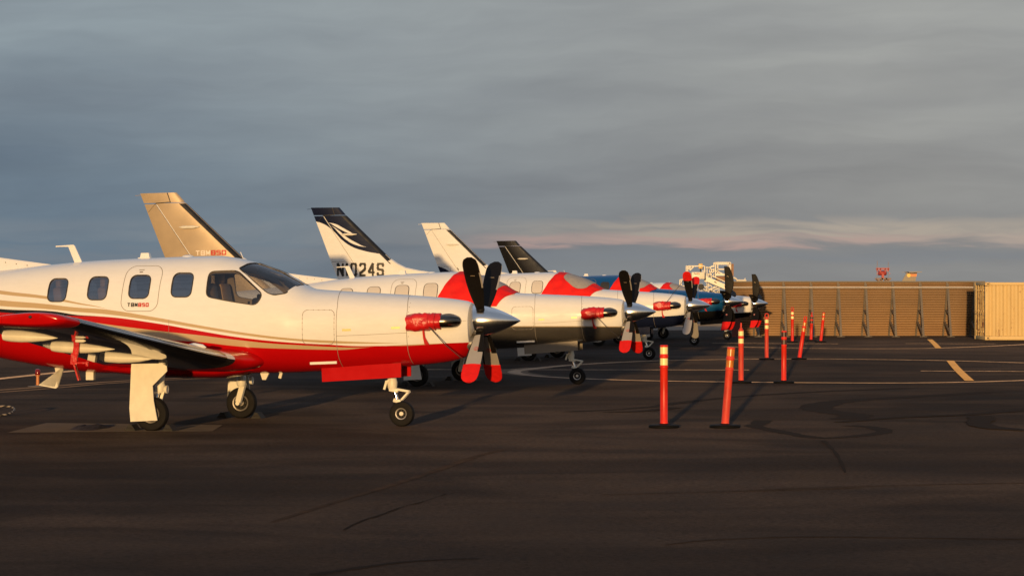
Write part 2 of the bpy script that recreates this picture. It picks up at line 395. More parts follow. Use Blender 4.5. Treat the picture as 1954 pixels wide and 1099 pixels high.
ground_ribbon('painted_dash', [(1813, 689), (1828, 707), (1850, 727.5)], .19, 'lineyel', .016, 1)
ground_ribbon('painted_line', [(-40, 727), (60, 716), (160, 705.5), (330, 695)], .30, 'linewhite', .004, 1)
ground_ribbon('painted_line', [(-40, 747), (100, 737), (220, 727), (420, 718)], .22, 'linetan', .004, 1)
ground_ribbon('painted_line', [(-40, 751.5), (100, 741), (220, 730), (420, 720.5)], .16, 'linetan', .004, 1)
# crack sealant and tyre marks
ground_ribbon('crack_sealant', [(1080, 786), (1230, 779), (1290, 769), (1400, 757), (1560, 747), (1730, 741)], [0.21, 0.3], 'tar', .004, 3, .25)
ground_ribbon('crack_sealant', [(1150, 787), (1220, 786), (1290, 778)], [0.12, 0.3], 'tar', .008, 3, .25)
ground_ribbon('crack_sealant', [(1900, 748), (1740, 757), (1600, 765), (1556, 775), (1560, 783), (1600, 788), (1640, 792), (1618, 800)], 0.51, 'tar', .004, 3, .2)
ground_ribbon('crack_sealant', [(1456, 802), (1448, 810), (1432, 813), (1480, 822), (1540, 834), (1580, 837), (1660, 830), (1695, 824), (1668, 815), (1620, 812)], 0.252, 'tar', .004, 3, .2)
ground_ribbon('crack_sealant', [(1600, 806), (1700, 797), (1860, 791), (1930, 784), (1990, 778)], [0.18, 0.48], 'tar', .008, 3, .2)
ground_ribbon('crack_sealant', [(1870, 794), (1876, 802), (1862, 808), (1890, 818), (1990, 823)], 0.372, 'tar', .012, 3, .2)
ground_ribbon('crack_sealant', [(1570, 841), (1590, 858), (1604, 880), (1613, 903)], [0.06, 0.024], 'tar', .008, 2, .4)
ground_ribbon('tyre_mark', [(1270, 1040), (1340, 1030), (1530, 1023), (1720, 1026), (2000, 1029)], [.03, .08], 'tyremark', .004, 3, .3)
ground_ribbon('tyre_mark', [(1430, 935), (1600, 929), (1800, 924), (2000, 921)], [.03, .07], 'tyremark', .004, 2, .3)
ground_ribbon('crack_sealant', [(520, 996), (620, 964), (740, 928), (830, 899), (900, 873), (960, 858)], [0.05, 0.12], 'tyremark', .004, 2, .4)

ground_ribbon('crack_sealant', [(655, 1012), (668, 1004), (700, 990), (712, 988), (745, 976), (770, 966), (800, 960), (850, 943)], .022, 'tar', .006, 1, .7)
ground_ribbon('crack_sealant', [(598, 1097), (700, 1081), (770, 1072), (840, 1068), (915, 1066)], [.11, .03], 'tar', .004, 2, .3)
ground_ribbon('crack_sealant', [(1150, 944), (1400, 938), (1640, 931)], .05, 'tyremark', .006, 2, .5)

# ------------------------------------------------------------------ the aircraft: shared shape (x forward, y left, z up, origin under the nose wheel)
SEC = pchip([  # x, top, bottom, half width, height of widest point, exponent
    (-8.85, 1.92, 1.72, .05, 1.83, 2.0), (-8.4, 1.94, 1.55, .11, 1.78, 2.0), (-7.6, 1.99, 1.33, .26, 1.68, 2.1), (-6.8, 2.04, 1.13, .40, 1.58, 2.2),
    (-5.84, 2.125, .905, .555, 1.48, 2.3), (-5.05, 2.21, .775, .645, 1.42, 2.4), (-4.28, 2.27, .70, .685, 1.39, 2.45), (-3.2, 2.312, .69, .695, 1.38, 2.5),
    (-2.60, 2.325, .70, .695, 1.38, 2.5), (-2.37, 2.30, .705, .69, 1.38, 2.5), (-2.07, 2.232, .71, .68, 1.38, 2.45), (-1.76, 2.13, .715, .66, 1.38, 2.4),
    (-1.54, 2.035, .72, .64, 1.38, 2.4), (-1.38, 1.935, .727, .62, 1.38, 2.4), (-1.24, 1.872, .735, .605, 1.38, 2.4), (-.85, 1.842, .755, .57, 1.38, 2.4),
    (.17, 1.782, .825, .49, 1.39, 2.3), (.62, 1.745, .875, .425, 1.40, 2.25), (.86, 1.715, .93, .355, 1.41, 2.15), (.95, 1.697, .985, .315, 1.42, 2.05), (.985, 1.68, 1.03, .29, 1.42, 2.0)])
def spt(x, v):
    t, b, w, zc, n = SEC(x); c, s = math.cos(v), math.sin(v); h = (t - zc) if s >= 0 else (zc - b)
    return Vector((x, w * math.copysign(abs(c) ** (2 / n), c), zc + h * math.copysign(abs(s) ** (2 / n), s)))
def snorm(x, v):
    e = 1e-3
    dx = spt(x + e, v) - spt(x - e, v); dv = spt(x, v + e) - spt(x, v - e)
    n = dx.cross(dv)
    n = n.normalized() if n.length > 1e-12 else Vector((0, 0, 1))
    p = spt(x, v); t, b, w, zc, q = SEC(x)
    return n if n.dot(p - Vector((x, 0, zc))) > 0 else -n
def soff(x, v, off): return spt(x, v) + snorm(x, v) * off
def xz2v(x, z, side=-1):
    t, b, w, zc, n = SEC(x); h = (t - zc) if z >= zc else (zc - b); q = max(-1, min(1, (z - zc) / h))
    a = math.asin(math.copysign(abs(q) ** (n / 2), q)); return math.pi - a if side < 0 else a
def zvx(out, side=-1):
    r = []
    for p in out:
        if len(p) == 3: r.append((p[0], R(p[2]) if side > 0 else math.pi - R(p[2])))
        else: r.append((p[0], xz2v(p[0], p[1], side)))
    return r
def chaikin(P, it=2, r=.25):
    for _ in range(it):
        Q = []
        for i in range(len(P)):
            a, b = P[i], P[(i + 1) % len(P)]
            Q += [tuple(u * (1 - r) + w * r for u, w in zip(a, b)), tuple(u * r + w * (1 - r) for u, w in zip(a, b))]
        P = Q
    return P
def rrect(x0, x1, z0, z1, r, lean=0.0, n=5):
    P = []
    for cx, cz, a0 in ((x1 - r, z1 - r, 0), (x0 + r, z1 - r, 90), (x0 + r, z0 + r, 180), (x1 - r, z0 + r, 270)):
        for k in range(n + 1):
            a = R(a0 + 90 * k / n); z = cz + r * math.sin(a); P.append((cx + r * math.cos(a) + lean * (z - z0), z))
    return P
def rpoly(P, r, n=4):
    Q = []
    for i in range(len(P)):
        p, a, b = Vector(P[i]), Vector(P[i - 1]), Vector(P[(i + 1) % len(P)])
        da, db = (a - p), (b - p); ra, rb_ = min(r, da.length * .45), min(r, db.length * .45); q0 = p + da.normalized() * ra; q1 = p + db.normalized() * rb_
        for k in range(n + 1):
            t = k / n; Q.append(tuple(q0 * (1 - t) ** 2 + p * 2 * t * (1 - t) + q1 * t * t))
    return Q
def densify(P, d=.12):
    Q = []
    for i in range(len(P)):
        a, b = P[i], P[(i + 1) % len(P)]; L = math.dist(a, b); k = max(1, int(L / d))
        Q += [tuple(u + (w - u) * j / k for u, w in zip(a, b)) for j in range(k)]
    return Q
def sc_out(P, s, dd=0.0):
    cx = sum(p[0] for p in P) / len(P); cv = sum(p[1] for p in P) / len(P)
    if dd:
        s_ = []
        for p in P:
            L = math.hypot(p[0] - cx, p[1] - cv) or 1; k = (L + dd) / L; s_.append((cx + (p[0] - cx) * k, cv + (p[1] - cv) * k))
        return s_
    return [(cx + (p[0] - cx) * s, cv + (p[1] - cv) * s) for p in P]
def patch(mb, P, off, mi=0, rings=(1, .8, .6, .4, .2), back=None):
    """fill an (x, angle) outline on the fuselage skin, raised by off"""
    n = len(P); vs = []; fs = []
    for s in rings: vs += [soff(x, v, off) for x, v in sc_out(P, s)]
    c = sc_out(P, 0)[0]; vs.append(soff(c[0], c[1], off))
    for i in range(len(rings) - 1):
        for j in range(n): k = (j + 1) % n; fs.append((i * n + j, i * n + k, (i + 1) * n + k, (i + 1) * n + j))
    b = (len(rings) - 1) * n
    for j in range(n): fs.append((b + j, b + (j + 1) % n, len(vs) - 1))
    if back is not None:
        m0 = len(vs); vs2 = []
        for s in rings: vs2 += [soff(x, v, back) for x, v in sc_out(P, s)]
        vs2.append(soff(c[0], c[1], back)); fs += [tuple(reversed([i + m0 for i in f])) for f in list(fs)]
        vs += vs2
        for j in range(n): k = (j + 1) % n; fs.append((j, m0 + j, m0 + k, k))
    mb.add(vs, fs, mi); return mb
def ring_patch(mb, P, dd, off, mi=0):
    Q = sc_out(P, 1, dd); n = len(P)
    vs = [soff(x, v, off * .3) for x, v in Q] + [soff(x, v, off) for x, v in sc_out(P, 1, dd * .7)] + [soff(x, v, off) for x, v in P] + [soff(x, v, -.01) for x, v in P]
    fs = []
    for i in range(3):
        for j in range(n): k = (j + 1) % n; fs.append((i * n + j, i * n + k, (i + 1) * n + k, (i + 1) * n + j))
    return mb.add(vs, fs, mi)
def seam(mb, pts, w=.007, off=.0015, closed=False, side=-1, mi=0, raw=False):
    P = list(pts) if raw else zvx(pts, side)
    if closed: P = P + [P[0]]
    Q = []
    for a, b in zip(P, P[1:]):
        k = max(1, int(math.hypot(b[0] - a[0], (b[1] - a[1]) * .6) / .05)); Q += [(a[0] + (b[0] - a[0]) * j / k, a[1] + (b[1] - a[1]) * j / k) for j in range(k)]
    Q.append(P[-1]); vs = []; fs = []; pts3 = [soff(x, v, off) for x, v in Q]; nn = [snorm(x, v) for x, v in Q]
    for i, p in enumerate(pts3):
        t = pts3[min(i + 1, len(Q) - 1)] - pts3[max(i - 1, 0)]; q = t.cross(nn[i]).normalized() * (w / 2); vs += [p + q, p - q]
    for i in range(len(Q) - 1): fs.append((2 * i, 2 * i + 1, 2 * i + 3, 2 * i + 2))
    return mb.add(vs, fs, mi)
def dots(mb, pts, step=.05, r=.005, side=-1, off=.002, mi=0):
    P = zvx(pts, side)
    for a, b in zip(P, P[1:]):
        L = (spt(*a) - spt(*b)).length; k = max(1, int(L / step))
        for j in range(k):
            x, v = a[0] + (b[0] - a[0]) * j / k, a[1] + (b[1] - a[1]) * j / k
            c = soff(x, v, off); n = snorm(x, v); u = n.cross(Vector((0, 0, 1)) if abs(n.z) < .8 else Vector((1, 0, 0))).normalized(); w = n.cross(u)
            mb.add([c + u * r * math.cos(q) + w * r * math.sin(q) for q in (0, 1.05, 2.1, 3.14, 4.19, 5.24)], [(0, 1, 2, 3, 4, 5)], mi)
    return mb
def text_on_body(mb, s, x0, z0, size, mi=0, side=-1, sx=1.0, weight=0.0, off=.003):
    vs, fs = text_mesh(s, size, weight, sx)
    mb.add([soff(x0 + x, xz2v(x0 + x, z0 + y, side), off) for x, y in vs], fs, mi); return max(v[0] for v in vs)

def fuselage_rings(x0, x1, n, nv=72, sc_=None):
    rings = []
    for i in range(n + 1):
        x = x0 + (x1 - x0) * i / n; rings.append([spt(x, 2 * math.pi * k / nv) for k in range(nv)])
    return rings
WINX = [(-4.88, -4.615, 1.70, 2.01), (-4.29, -4.02, 1.725, 2.035), (-3.69, -3.41, 1.745, 2.055), (-3.08, -2.80, 1.765, 2.085)]
WIN = [densify(rrect(a, b, c, e, .075, .03), .06) for a, b, c, e in WINX]
COCK = rpoly([(-2.57, 1.765), (-2.57, 2.105), (-2.19, 2.118), (-1.80, 1.80), (-1.88, 1.648)], .075)
# windshield outline on the near half: (x, z) on the side, (x, 0, angle) at the centre post
SCREEN = [(-2.18, 2.145), (-1.90, 1.945), (-1.74, 1.82), (-1.64, 1.785), (-1.50, 1.81), (-1.40, 0, 70), (-1.365, 0, 86.5), (-1.70, 0, 86.5), (-2.04, 0, 86.5), (-2.10, 0, 74)]

def airfoil(s, tc):   # half thickness at chord fraction s
    return 5 * tc * (.2969 * math.sqrt(max(s, 0)) - .126 * s - .3516 * s * s + .2843 * s ** 3 - .1036 * s ** 4)
WNG = pchip([(.45, -1.78, .90, 2.25, .15), (.65, -1.86, .895, 2.15, .15), (.8, -1.97, .90, 2.02, .148), (.98, -2.06, .918, 1.92, .145), (1.2, -2.10, .942, 1.87, .145), (6.05, -2.345, 1.475, 1.28, .13), (6.20, -2.385, 1.495, 1.24, .138), (6.30, -2.43, 1.508, 1.17, .14), (6.345, -2.50, 1.515, 1.05, .12)])
def wpt(y, s, up, off=0.0, side=-1):
    le, z, c, tc = WNG(y); t = airfoil(s, tc) * c; cam = .018 * c * 4 * s * (1 - s)
    zz = z - math.tan(R(2.0)) * c * s + cam + (t + off if up else -t - off)
    return Vector((le - c * s - (0 if s > .03 else -off * (1 - s / .03)), side * y, zz))
def wing_rings(ys, side, n=22, s0=0.0, s1=1.0, off=0.0):
    S = [s0 + (s1 - s0) * (1 - math.cos(math.pi * k / n)) / 2 for k in range(n + 1)]
    return [[wpt(y, s, True, off, side) for s in S] + [wpt(y, s, False, off, side) for s in reversed(S[1:-1] if s0 == 0 else S)] for y in ys]
def boot_sheet(mb, ys, side, smax=.085, off=.003):
    S = [smax * k / 8 for k in range(9)]
    for y_a, y_b in zip(ys, ys[1:]):
        pass
    rings = []
    for y in ys:
        r = [wpt(y, s, True, off if 0 < i or smax == 0 else off, side) for i, s in enumerate(reversed(S))][:-1] + [wpt(y, s, False, off, side) for s in S]
        inner = [wpt(y, s, False, -.004, side) for s in reversed(S)] + [wpt(y, s, True, -.004, side) for s in S[1:]]
        rings.append(r + inner)
    mb.loft(rings); return mb
# fin
def finLE(z): return -8.40 - (z - 3.89) * 1.054 if z < 3.89 else -8.40 - (z - 3.89) * .90
def finTE(z): return -9.41 - (z - 4.11) * .389
def hinge(z): return -9.06 + (3.88 - z) * .683
def fin_y(x, z):
    a, b = finLE(z), finTE(z); c = a - b; s = min(1, max(0, (a - x) / c)); return airfoil(s, .095) * c + .002
def fin_panel(mb, z0, z1, fa, fb, nz=12, nx=12, mi=0):
    rings = []
    for i in range(nz + 1):
        z = z0 + (z1 - z0) * i / nz; a, b = fa(z), fb(z)
        S = [(1 - math.cos(math.pi * k / nx)) / 2 for k in range(nx + 1)]
        X = [a + (b - a) * s for s in S]
        rings.append([(x, fin_y(x, z), z) for x in X] + [(x, -fin_y(x, z), z) for x in reversed(X)])
    mb.loft(rings, mi); return mb
def fin_strip(mb, P, w=.012, off=.003, mi=0):
    n = max(2, int(sum(math.dist(a, b) for a, b in zip(P, P[1:])) / .06)); Q = []
    for a, b in zip(P, P[1:]):
        k = max(1, int(math.dist(a, b) / .06)); Q += [(a[0] + (b[0] - a[0]) * j / k, a[1] + (b[1] - a[1]) * j / k) for j in range(k)]
    Q.append(P[-1]); vs = []; fs = []
    for i, (x, z) in enumerate(Q):
        a, b = Q[max(i - 1, 0)], Q[min(i + 1, len(Q) - 1)]; L = math.dist(a, b); nx, nz = -(b[1] - a[1]) / L * w / 2, (b[0] - a[0]) / L * w / 2
        for sg in (1, -1): px, pz = x + nx * sg, z + nz * sg; vs.append((px, -fin_y(px, min(pz, 4.1)) - off, pz))
    for i in range(len(Q) - 1): fs.append((2 * i, 2 * i + 1, 2 * i + 3, 2 * i + 2))
    return mb.add(vs, fs, mi)
def text_on_fin(mb, s, x0, z0, size, mi=0, sx=1.0, weight=0.0, off=.004):
    vs, fs = text_mesh(s, size, weight, sx)
    mb.add([(x0 + x, -fin_y(x0 + x, z0 + y) - off, z0 + y) for x, y in vs], fs, mi); return max(v[0] for v in vs)

# propeller blades: root at the hub, +z outward, chord along x (feathered)
PADDLE = pchip([(.13, .085, 0.0, .045), (.22, .11, 0.0, .04), (.35, .15, .0, .03), (.55, .20, -.003, .02), (.8, .225, -.006, .014), (1.0, .222, -.008, .010), (1.10, .19, -.006, .008), (1.15, .13, -.002, .006), (1.172, .055, 0.0, .004)])
SCIM = pchip([(.13, .10, 0.0, .045), (.24, .17, .01, .036), (.42, .27, .035, .026), (.65, .30, .045, .018), (.9, .265, .02, .012), (1.08, .21, -.02, .008), (1.16, .16, -.05, .005), (1.18, .13, -.06, .004)])
def blade_rings(tab, r0, r1, n, grow=0.0, lump=0.0):
    rings = []
    for i in range(n + 1):
        r = r0 + (r1 - r0) * i / n; c, off, th = tab(r); c += grow * 2; tw = R(8) * (1 - r / 1.17)
        th = th / 2 + grow; ring = []
        for k in range(20):
            a = 2 * math.pi * k / 20; x = math.cos(a) * c / 2 + off; y = math.copysign(abs(math.sin(a)) ** .8, math.sin(a)) * th
            if lump: y *= 1 + random.uniform(-lump, lump); x += random.uniform(-lump, lump) * .006
            ring.append(Vector((x * math.cos(tw) - y * math.sin(tw), x * math.sin(tw) + y * math.cos(tw), r)))
        rings.append(ring)
    return rings
HUB = Vector((1.13, 0, 1.44))

TH = R(12.3)
def rot_body(pitch, drop, s=1.0):
    P = Vector((-2.9, 0, .45)); return Matrix.Translation(P + Vector((0, 0, -drop))) @ Matrix.Rotation(R(pitch), 4, 'Y') @ Matrix.Translation(-P)

def wheel(mb_t, mb_r, c, r, w, hub):
    """tyre and rim turned about the y axis"""
    h = w / 2
    mb_t.lathe([(-h * .55, hub), (-h * .9, hub * 1.08), (-h, r * .72), (-h * .85, r * .92), (-h * .4, r * .995), (0, r), (h * .4, r * .995), (h * .85, r * .92), (h, r * .72), (h * .9, hub * 1.08), (h * .55, hub)], c, 'Y', 40)
    for s in (-1, 1):
        mb_r.lathe([(s * h * .50, hub * 1.03), (s * h * .88, hub * 1.0), (s * h * .82, hub * .86), (s * h * .45, hub * .78), (s * h * .42, hub * .45), (s * h * .62, hub * .36), (s * h * .62, hub * .12), (s * h * .5, hub * .10)], c, 'Y', 28)
        for k in range(8):
            a = 2 * math.pi * k / 8; mb_r.box(Vector(c) + Vector((math.cos(a) * hub * .6, s * h * .52, math.sin(a) * hub * .6)), (.014, .02, .014), 1)

def aircraft(spec):
    s = spec['scale']; p = gp(*spec['base'])
    mw = Matrix.Translation(p) @ Matrix.Rotation(-TH, 4, 'Z') @ Matrix.Scale(s, 4)
    root = empty('turboprop_aircraft', spec['label'], 'aircraft', 'turboprop aircraft parked in a row', mw)
    B = rot_body(spec['pitch'], spec['drop'])
    BW = mw @ B
    body = spec['body']; low = spec['low']; near = spec.get('near', False)
    def part(mb, name, mats, parent=None, ang=40, label=None):
        o = mb.build(name, mats, parent or root, ang)
        if parent is None: o.matrix_local = B
        if label: o['label'] = label
        return o
    # fuselage
    mb = MB(); rings = fuselage_rings(-8.85, .985, 150)
    mb.loft(rings)
    fus = part(mb, 'fuselage', [body, 'cabin'], ang=50)
    if near:
        cut = MB(); crings = []
        for i in range(41):
            x = -5.3 + (3.93) * i / 40; t, b, w, zc, n = SEC(x); ring = []
            for k in range(48):
                q = spt(x, 2 * math.pi * k / 48); q = Vector((x, q.y * .945, zc + (q.z - zc) * .945)); q.z = max(q.z, 1.15); ring.append(q)
            crings.append(ring)
        cut.loft(crings, 1)
        cavity = cut.build('cavity', [body, 'cabin'])
        wins = MB()
        for sd in (-1, 1):
            for w_ in WIN + [densify(COCK, .06)]: patch(wins, zvx(w_, sd), .04, 1, (1, .6, .3), back=-.10)
            q = rpoly(zvx(SCREEN, sd), .05); patch(wins, q, .04, 1, (1, .6, .3), back=-.085)
        cutter = wins.build('cutter', [body, 'cabin'])
        for cobj in (cavity, cutter):
            md = fus.modifiers.new('cut', 'BOOLEAN'); md.operation = 'DIFFERENCE'; md.solver = 'EXACT'; md.object = cobj; md.use_self = cobj is cutter
        dg = bpy.context.evaluated_depsgraph_get(); dg.update()
        cavity.matrix_world = BW; cutter.matrix_world = BW; dg.update()
        me = bpy.data.meshes.new_from_object(fus.evaluated_get(dg)); fus.modifiers.clear(); old = fus.data; fus.data = me; me.name = 'fuselage'
        me.shade_smooth(); me.set_sharp_from_angle(angle=R(38))
        for q in (cavity, cutter): bpy.data.objects.remove(q)
    # windows
    for sd in (-1, 1):
        for i, w_ in enumerate(WIN):
            q = zvx(w_, sd); glassy = near or i in spec.get('dark', ())
            o = part(patch(MB(), q, -.006 if near else .004), 'cabin_window', 'cabinglass' if near else ('panel' if glassy else 'blind'))
            part(ring_patch(MB(), q, .016, .006), 'window_frame', 'seal', o)
        q = zvx(densify(COCK, .06), sd)
        o = part(patch(MB(), q, -.006 if near else .004), 'cockpit_side_window', 'glass' if near else 'panel')
        part(ring_patch(MB(), q, .016, .006), 'window_frame', 'seal', o)
        q = rpoly(zvx(SCREEN, sd), .05)
        o = part(patch(MB(), q, -.004 if near else .004, 0, (1, .85, .7, .55, .4, .25, .12)), 'windshield', 'glass' if near else 'panel')
        part(ring_patch(MB(), q, .018, .006), 'windshield_frame', 'seal', o)
    if near:
        for yy in (-.30, .30):
            mb = MB(); mb.box((-2.62, yy, 1.62), (.14, .42, .66), 0, Matrix.Rotation(R(-10), 3, 'Y'), .05); mb.box((-2.36, yy, 1.30), (.5, .42, .16), 0, None, .05); mb.box((-2.70, yy, 2.02), (.10, .24, .18), 0, None, .04)
            part(mb, 'pilot_seat', 'seat')
        for xx in (-3.3, -4.1, -4.75):
            for yy in (-.33, .33):
                mb = MB(); mb.box((xx, yy, 1.60), (.14, .42, .60), 0, Matrix.Rotation(R(-8), 3, 'Y'), .05); mb.box((xx + .25, yy, 1.30), (.45, .42, .16), 0, None, .05); mb.box((xx - .05, yy, 1.95), (.09, .24, .15), 0, None, .04)
                part(mb, 'passenger_seat', 'seat')
        mb = MB(); mb.box((-1.78, 0, 1.55), (.40, 1.06, .40), 0, None, .04); mb.box((-1.72, 0, 1.77), (.42, .92, .06), 0, None, .025)
        part(mb, 'glareshield', 'panel')
        for yy in (-.28, .28):
            mb = MB(); mb.tube([(-1.95, yy, 1.6), (-2.05, yy, 1.62)], .02); mb.tube([(-2.05, yy - .13, 1.7), (-2.06, yy - .12, 1.6), (-2.06, yy + .12, 1.6), (-2.05, yy + .13, 1.7)], .016)
            part(mb, 'control_yoke', 'panel')
    # cowling seams, hatches, rivets
    mb = MB()
    for x0 in (-.77, .19):
        seam(mb, [(x0 - .07, R(90)), (x0 - .03, R(120)), (x0, R(150)), (x0, R(180)), (x0, R(215)), (x0 + .02, R(250))], raw=True)
        seam(mb, [(x0 - .07, R(90)), (x0 - .03, R(60)), (x0, R(30)), (x0, 0), (x0, R(-35)), (x0 + .02, R(-70))], raw=True)
    seam(mb, [(-.77, 1.235), (.19, 1.28)], .005); seam(mb, [(.19, 1.44), (.97, 1.44)], .003)
    hatch = rrect(-1.235, -.80, 1.12, 1.585, .07)
    seam(mb, hatch, .004, closed=True); dots(mb, hatch + [hatch[0]], .06, .007)
    dots(mb, [(.21, 1.68), (.21, 1.12)], .09, .006); dots(mb, [(.40, 1.44), (.95, 1.44)], .16, .006)
    seam(mb, [(-3.1, 1.45), (-3.1, 1.2)], .004)
    part(mb, 'panel_seams', 'seam')
    for x0, z0 in ((-.69, 1.315), (-.02, 1.345)):
        part(seam(MB(), [(x0, z0), (x0 + .12, z0 + .003)], .03, .003), 'cowl_latch', 'latch')
    mb = MB(); hd = rrect(-3.80, -3.27, 1.565, 2.185, .13, .05, 7)
    seam(mb, hd, .008, closed=True); seam(mb, [(-3.60, 2.13), (-3.52, 2.13)], .012); seam(mb, [(-3.585, 2.10), (-3.535, 2.10)], .02)
    hatchp = part(mb, 'exit_hatch', 'seam')
    if near:
        mb = MB(); word(mb, 'TBM850', -3.70, 1.625, .044, .054, .009, .013, lambda x, z, o: soff(x, xz2v(x, z, -1), o), (0, 0, 0, 1, 1, 1))
        part(mb, 'lettering', ['ink', 'redink'], hatchp)
    # dorsal fillet
    prof = [(-4.95, 2.195), (-5.84, 2.31), (-6.35, 2.385), (-6.72, 2.465), (-6.95, 2.58), (-7.12, 2.70), (-7.4, 2.60), (-7.4, 2.0), (-5.5, 2.1)]
    mb = MB(); r0 = [(x, 0.0, z) for x, z in prof]
    mb.loft([[(x, -.012 - .05 * min(1, max(0, (-x - 4.9) / 2)), z - .03) for x, z in prof], [(x, 0, z) for x, z in prof], [(x, .012 + .05 * min(1, max(0, (-x - 4.9) / 2)), z - .03) for x, z in prof]])
    df = part(mb, 'dorsal_fin', spec['finbase'])
    mb = MB()
    for k in range(7):
        x = -5.1 - k * .16; z = 2.195 + (-4.95 - x) * .129 - .055; yy = -.012 - .05 * min(1, (-x - 4.9) / 2)
        mb.box((x, yy - .001, z), (.012, .004, .012))
    part(mb, 'rivet_row', 'gap', df)
    # fin and rudder
    fm = spec['fin']
    mb = MB(); fin_panel(mb, 1.95, 3.885, lambda z: finLE(z), lambda z: hinge(z) + .008, 20, 14)
    fin_panel(mb, 3.90, 4.105, lambda z: finLE(z), lambda z: -8.73 - (z - 3.93) * .33 + .008, 3, 8)
    fn = part(mb, 'vertical_fin', fm)
    mb = MB(); fin_panel(mb, 2.0, 3.87, lambda z: hinge(z) - .008, finTE, 20, 10)
    fin_panel(mb, 3.895, 4.105, lambda z: -8.73 - (z - 3.93) * .33 - .012, finTE, 4, 10)
    mb.tube([(-9.36, 0, 4.07), (-9.52, 0, 4.062)], .005, 6, 0)
    rd = part(mb, 'rudder', fm)
    mb = MB()
    fin_strip(mb, [(-9.06, 3.885), (-8.72, 3.905), (-8.79, 4.10)], .02); fin_strip(mb, [(-9.06, 3.88), (-9.23, 3.70)], .006)
    fin_strip(mb, [(hinge(2.45) - .30, 2.45), (hinge(2.45) - .28, 2.62), (finTE(2.62) + .02, 2.62)], .008)
    fin_strip(mb, [(hinge(2.46) + .01, 2.5), (hinge(2.55) + .01, 2.58)], .03)
    part(mb, 'hinge_gap', 'gap', rd)
    mb = MB(); fin_strip(mb, [(hinge(3.86) + .012, 3.86), (hinge(2.2) + .012, 2.2)], .014, .002)
    part(mb, 'hinge_fairing', 'white' if spec['name'] == 'B' else 'cream', rd)
    mb = MB()
    mb.tube([(-8.52, -.10, 3.37), (-8.42, -.13, 3.365), (-8.2, -.135, 3.365), (-8.07, -.12, 3.37)], [.006, .03, .03, .008], 8)
    part(mb, 'fin_antenna', 'cream', fn)
    # boot on the fin leading edge
    mb = MB(); rings = []
    for i in range(13):
        z = 2.56 + (3.87 - 2.56) * i / 12; a = finLE(z); c = a - finTE(z); wd = .155; S = [wd * k / 6 for k in range(7)]
        yy = [airfoil(x / c, .095) * c + .005 for x in S]
        rr = [(a - x, -y, z) for x, y in zip(reversed(S), reversed(yy))][:-1] + [(a + .006, 0, z)] + [(a - x, y, z) for x, y in list(zip(S, yy))[1:]]
        rr += [(a - wd, 0, z)]
        rings.append(rr)
    mb.loft(rings); part(mb, 'deice_boot', 'boot', fn)
    if spec['name'] == 'B':
        mb = MB(); word(mb, 'TBM850', -8.17, 2.765, .098, .105, .018, .022, lambda x, z, o: (x, -fin_y(x, z) - o - .002, z), (0, 0, 0, 1, 1, 1)); part(mb, 'lettering', ['whiteink', 'redink'], fn)
    if spec['name'] == 'C':
        mb = MB(); ff = lambda x, z, o: (x, -fin_y(x, z) - o - .006, z)
        for ch, x_, w_ in (('N', -8.66, .20), ('1', -8.41, .10), ('0', -8.27, .19), ('2', -8.01, .19), ('4', -7.76, .20), ('S', -7.51, .20)): strokes(mb, ch, x_, 2.22, w_, .37, .055, ff)
        part(mb, 'lettering', ['ink'], fn)
    # horizontal stabilisers
    for sd in (-1, 1):
        rings = []
        for y in (0, .2, 1.2, 2.3, 2.46, 2.5):
            le = -7.75 - y * .14; c = 1.25 - y * .17 if y < 2.4 else (.75 if y < 2.48 else .5); S = [(1 - math.cos(math.pi * k / 12)) / 2 for k in range(13)]
            rings.append([(le - c * q, sd * y, 1.88 + airfoil(q, .10) * c) for q in S] + [(le - c * q, sd * y, 1.88 - airfoil(q, .10) * c) for q in reversed(S[1:-1])])
        part(MB().loft(rings), 'horizontal_stabiliser', spec['finbase'])
    # wings
    YS = [.98, 1.2, 1.8, 2.6, 3.4, 4.2, 5.0, 5.6, 6.02]
    for sd in (-1, 1):
        rings = wing_rings(YS, sd); mb = MB().loft(rings); nr_ = len(rings[0])
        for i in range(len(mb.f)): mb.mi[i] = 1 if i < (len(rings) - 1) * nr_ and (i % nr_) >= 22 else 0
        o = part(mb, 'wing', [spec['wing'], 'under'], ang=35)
        part(MB().loft(wing_rings([.40, .55, .65, .72, .8, .88, .98], sd)), 'wing_root_fairing', low, ang=60)
        part(boot_sheet(MB(), YS[1:], sd), 'deice_boot', 'boot', o)
        tp = part(MB().loft(wing_rings([6.02, 6.12, 6.2, 6.26, 6.30, 6.33, 6.345], sd)), 'wing_tip', spec['tip'], ang=60)
        mb = MB(); q = wpt(6.30, .24, True, 0, sd); mb.lathe([(-.07, .004), (-.05, .02), (.0, .028), (.06, .024), (.08, .01)], (q.x, q.y + sd * .018, q.z - .055), 'X', 12)
        part(mb, 'navigation_light', 'redlens' if sd > 0 else 'lens', tp)
        mb = MB(); q = wpt(6.33, .06, True, 0, sd); mb.lathe([(-.02, .004), (0, .020), (.02, .018), (.03, .004)], (q.x - .30, q.y + sd * .01, q.z - .02), 'X', 12)
        part(mb, 'strobe_light', 'panel', tp)
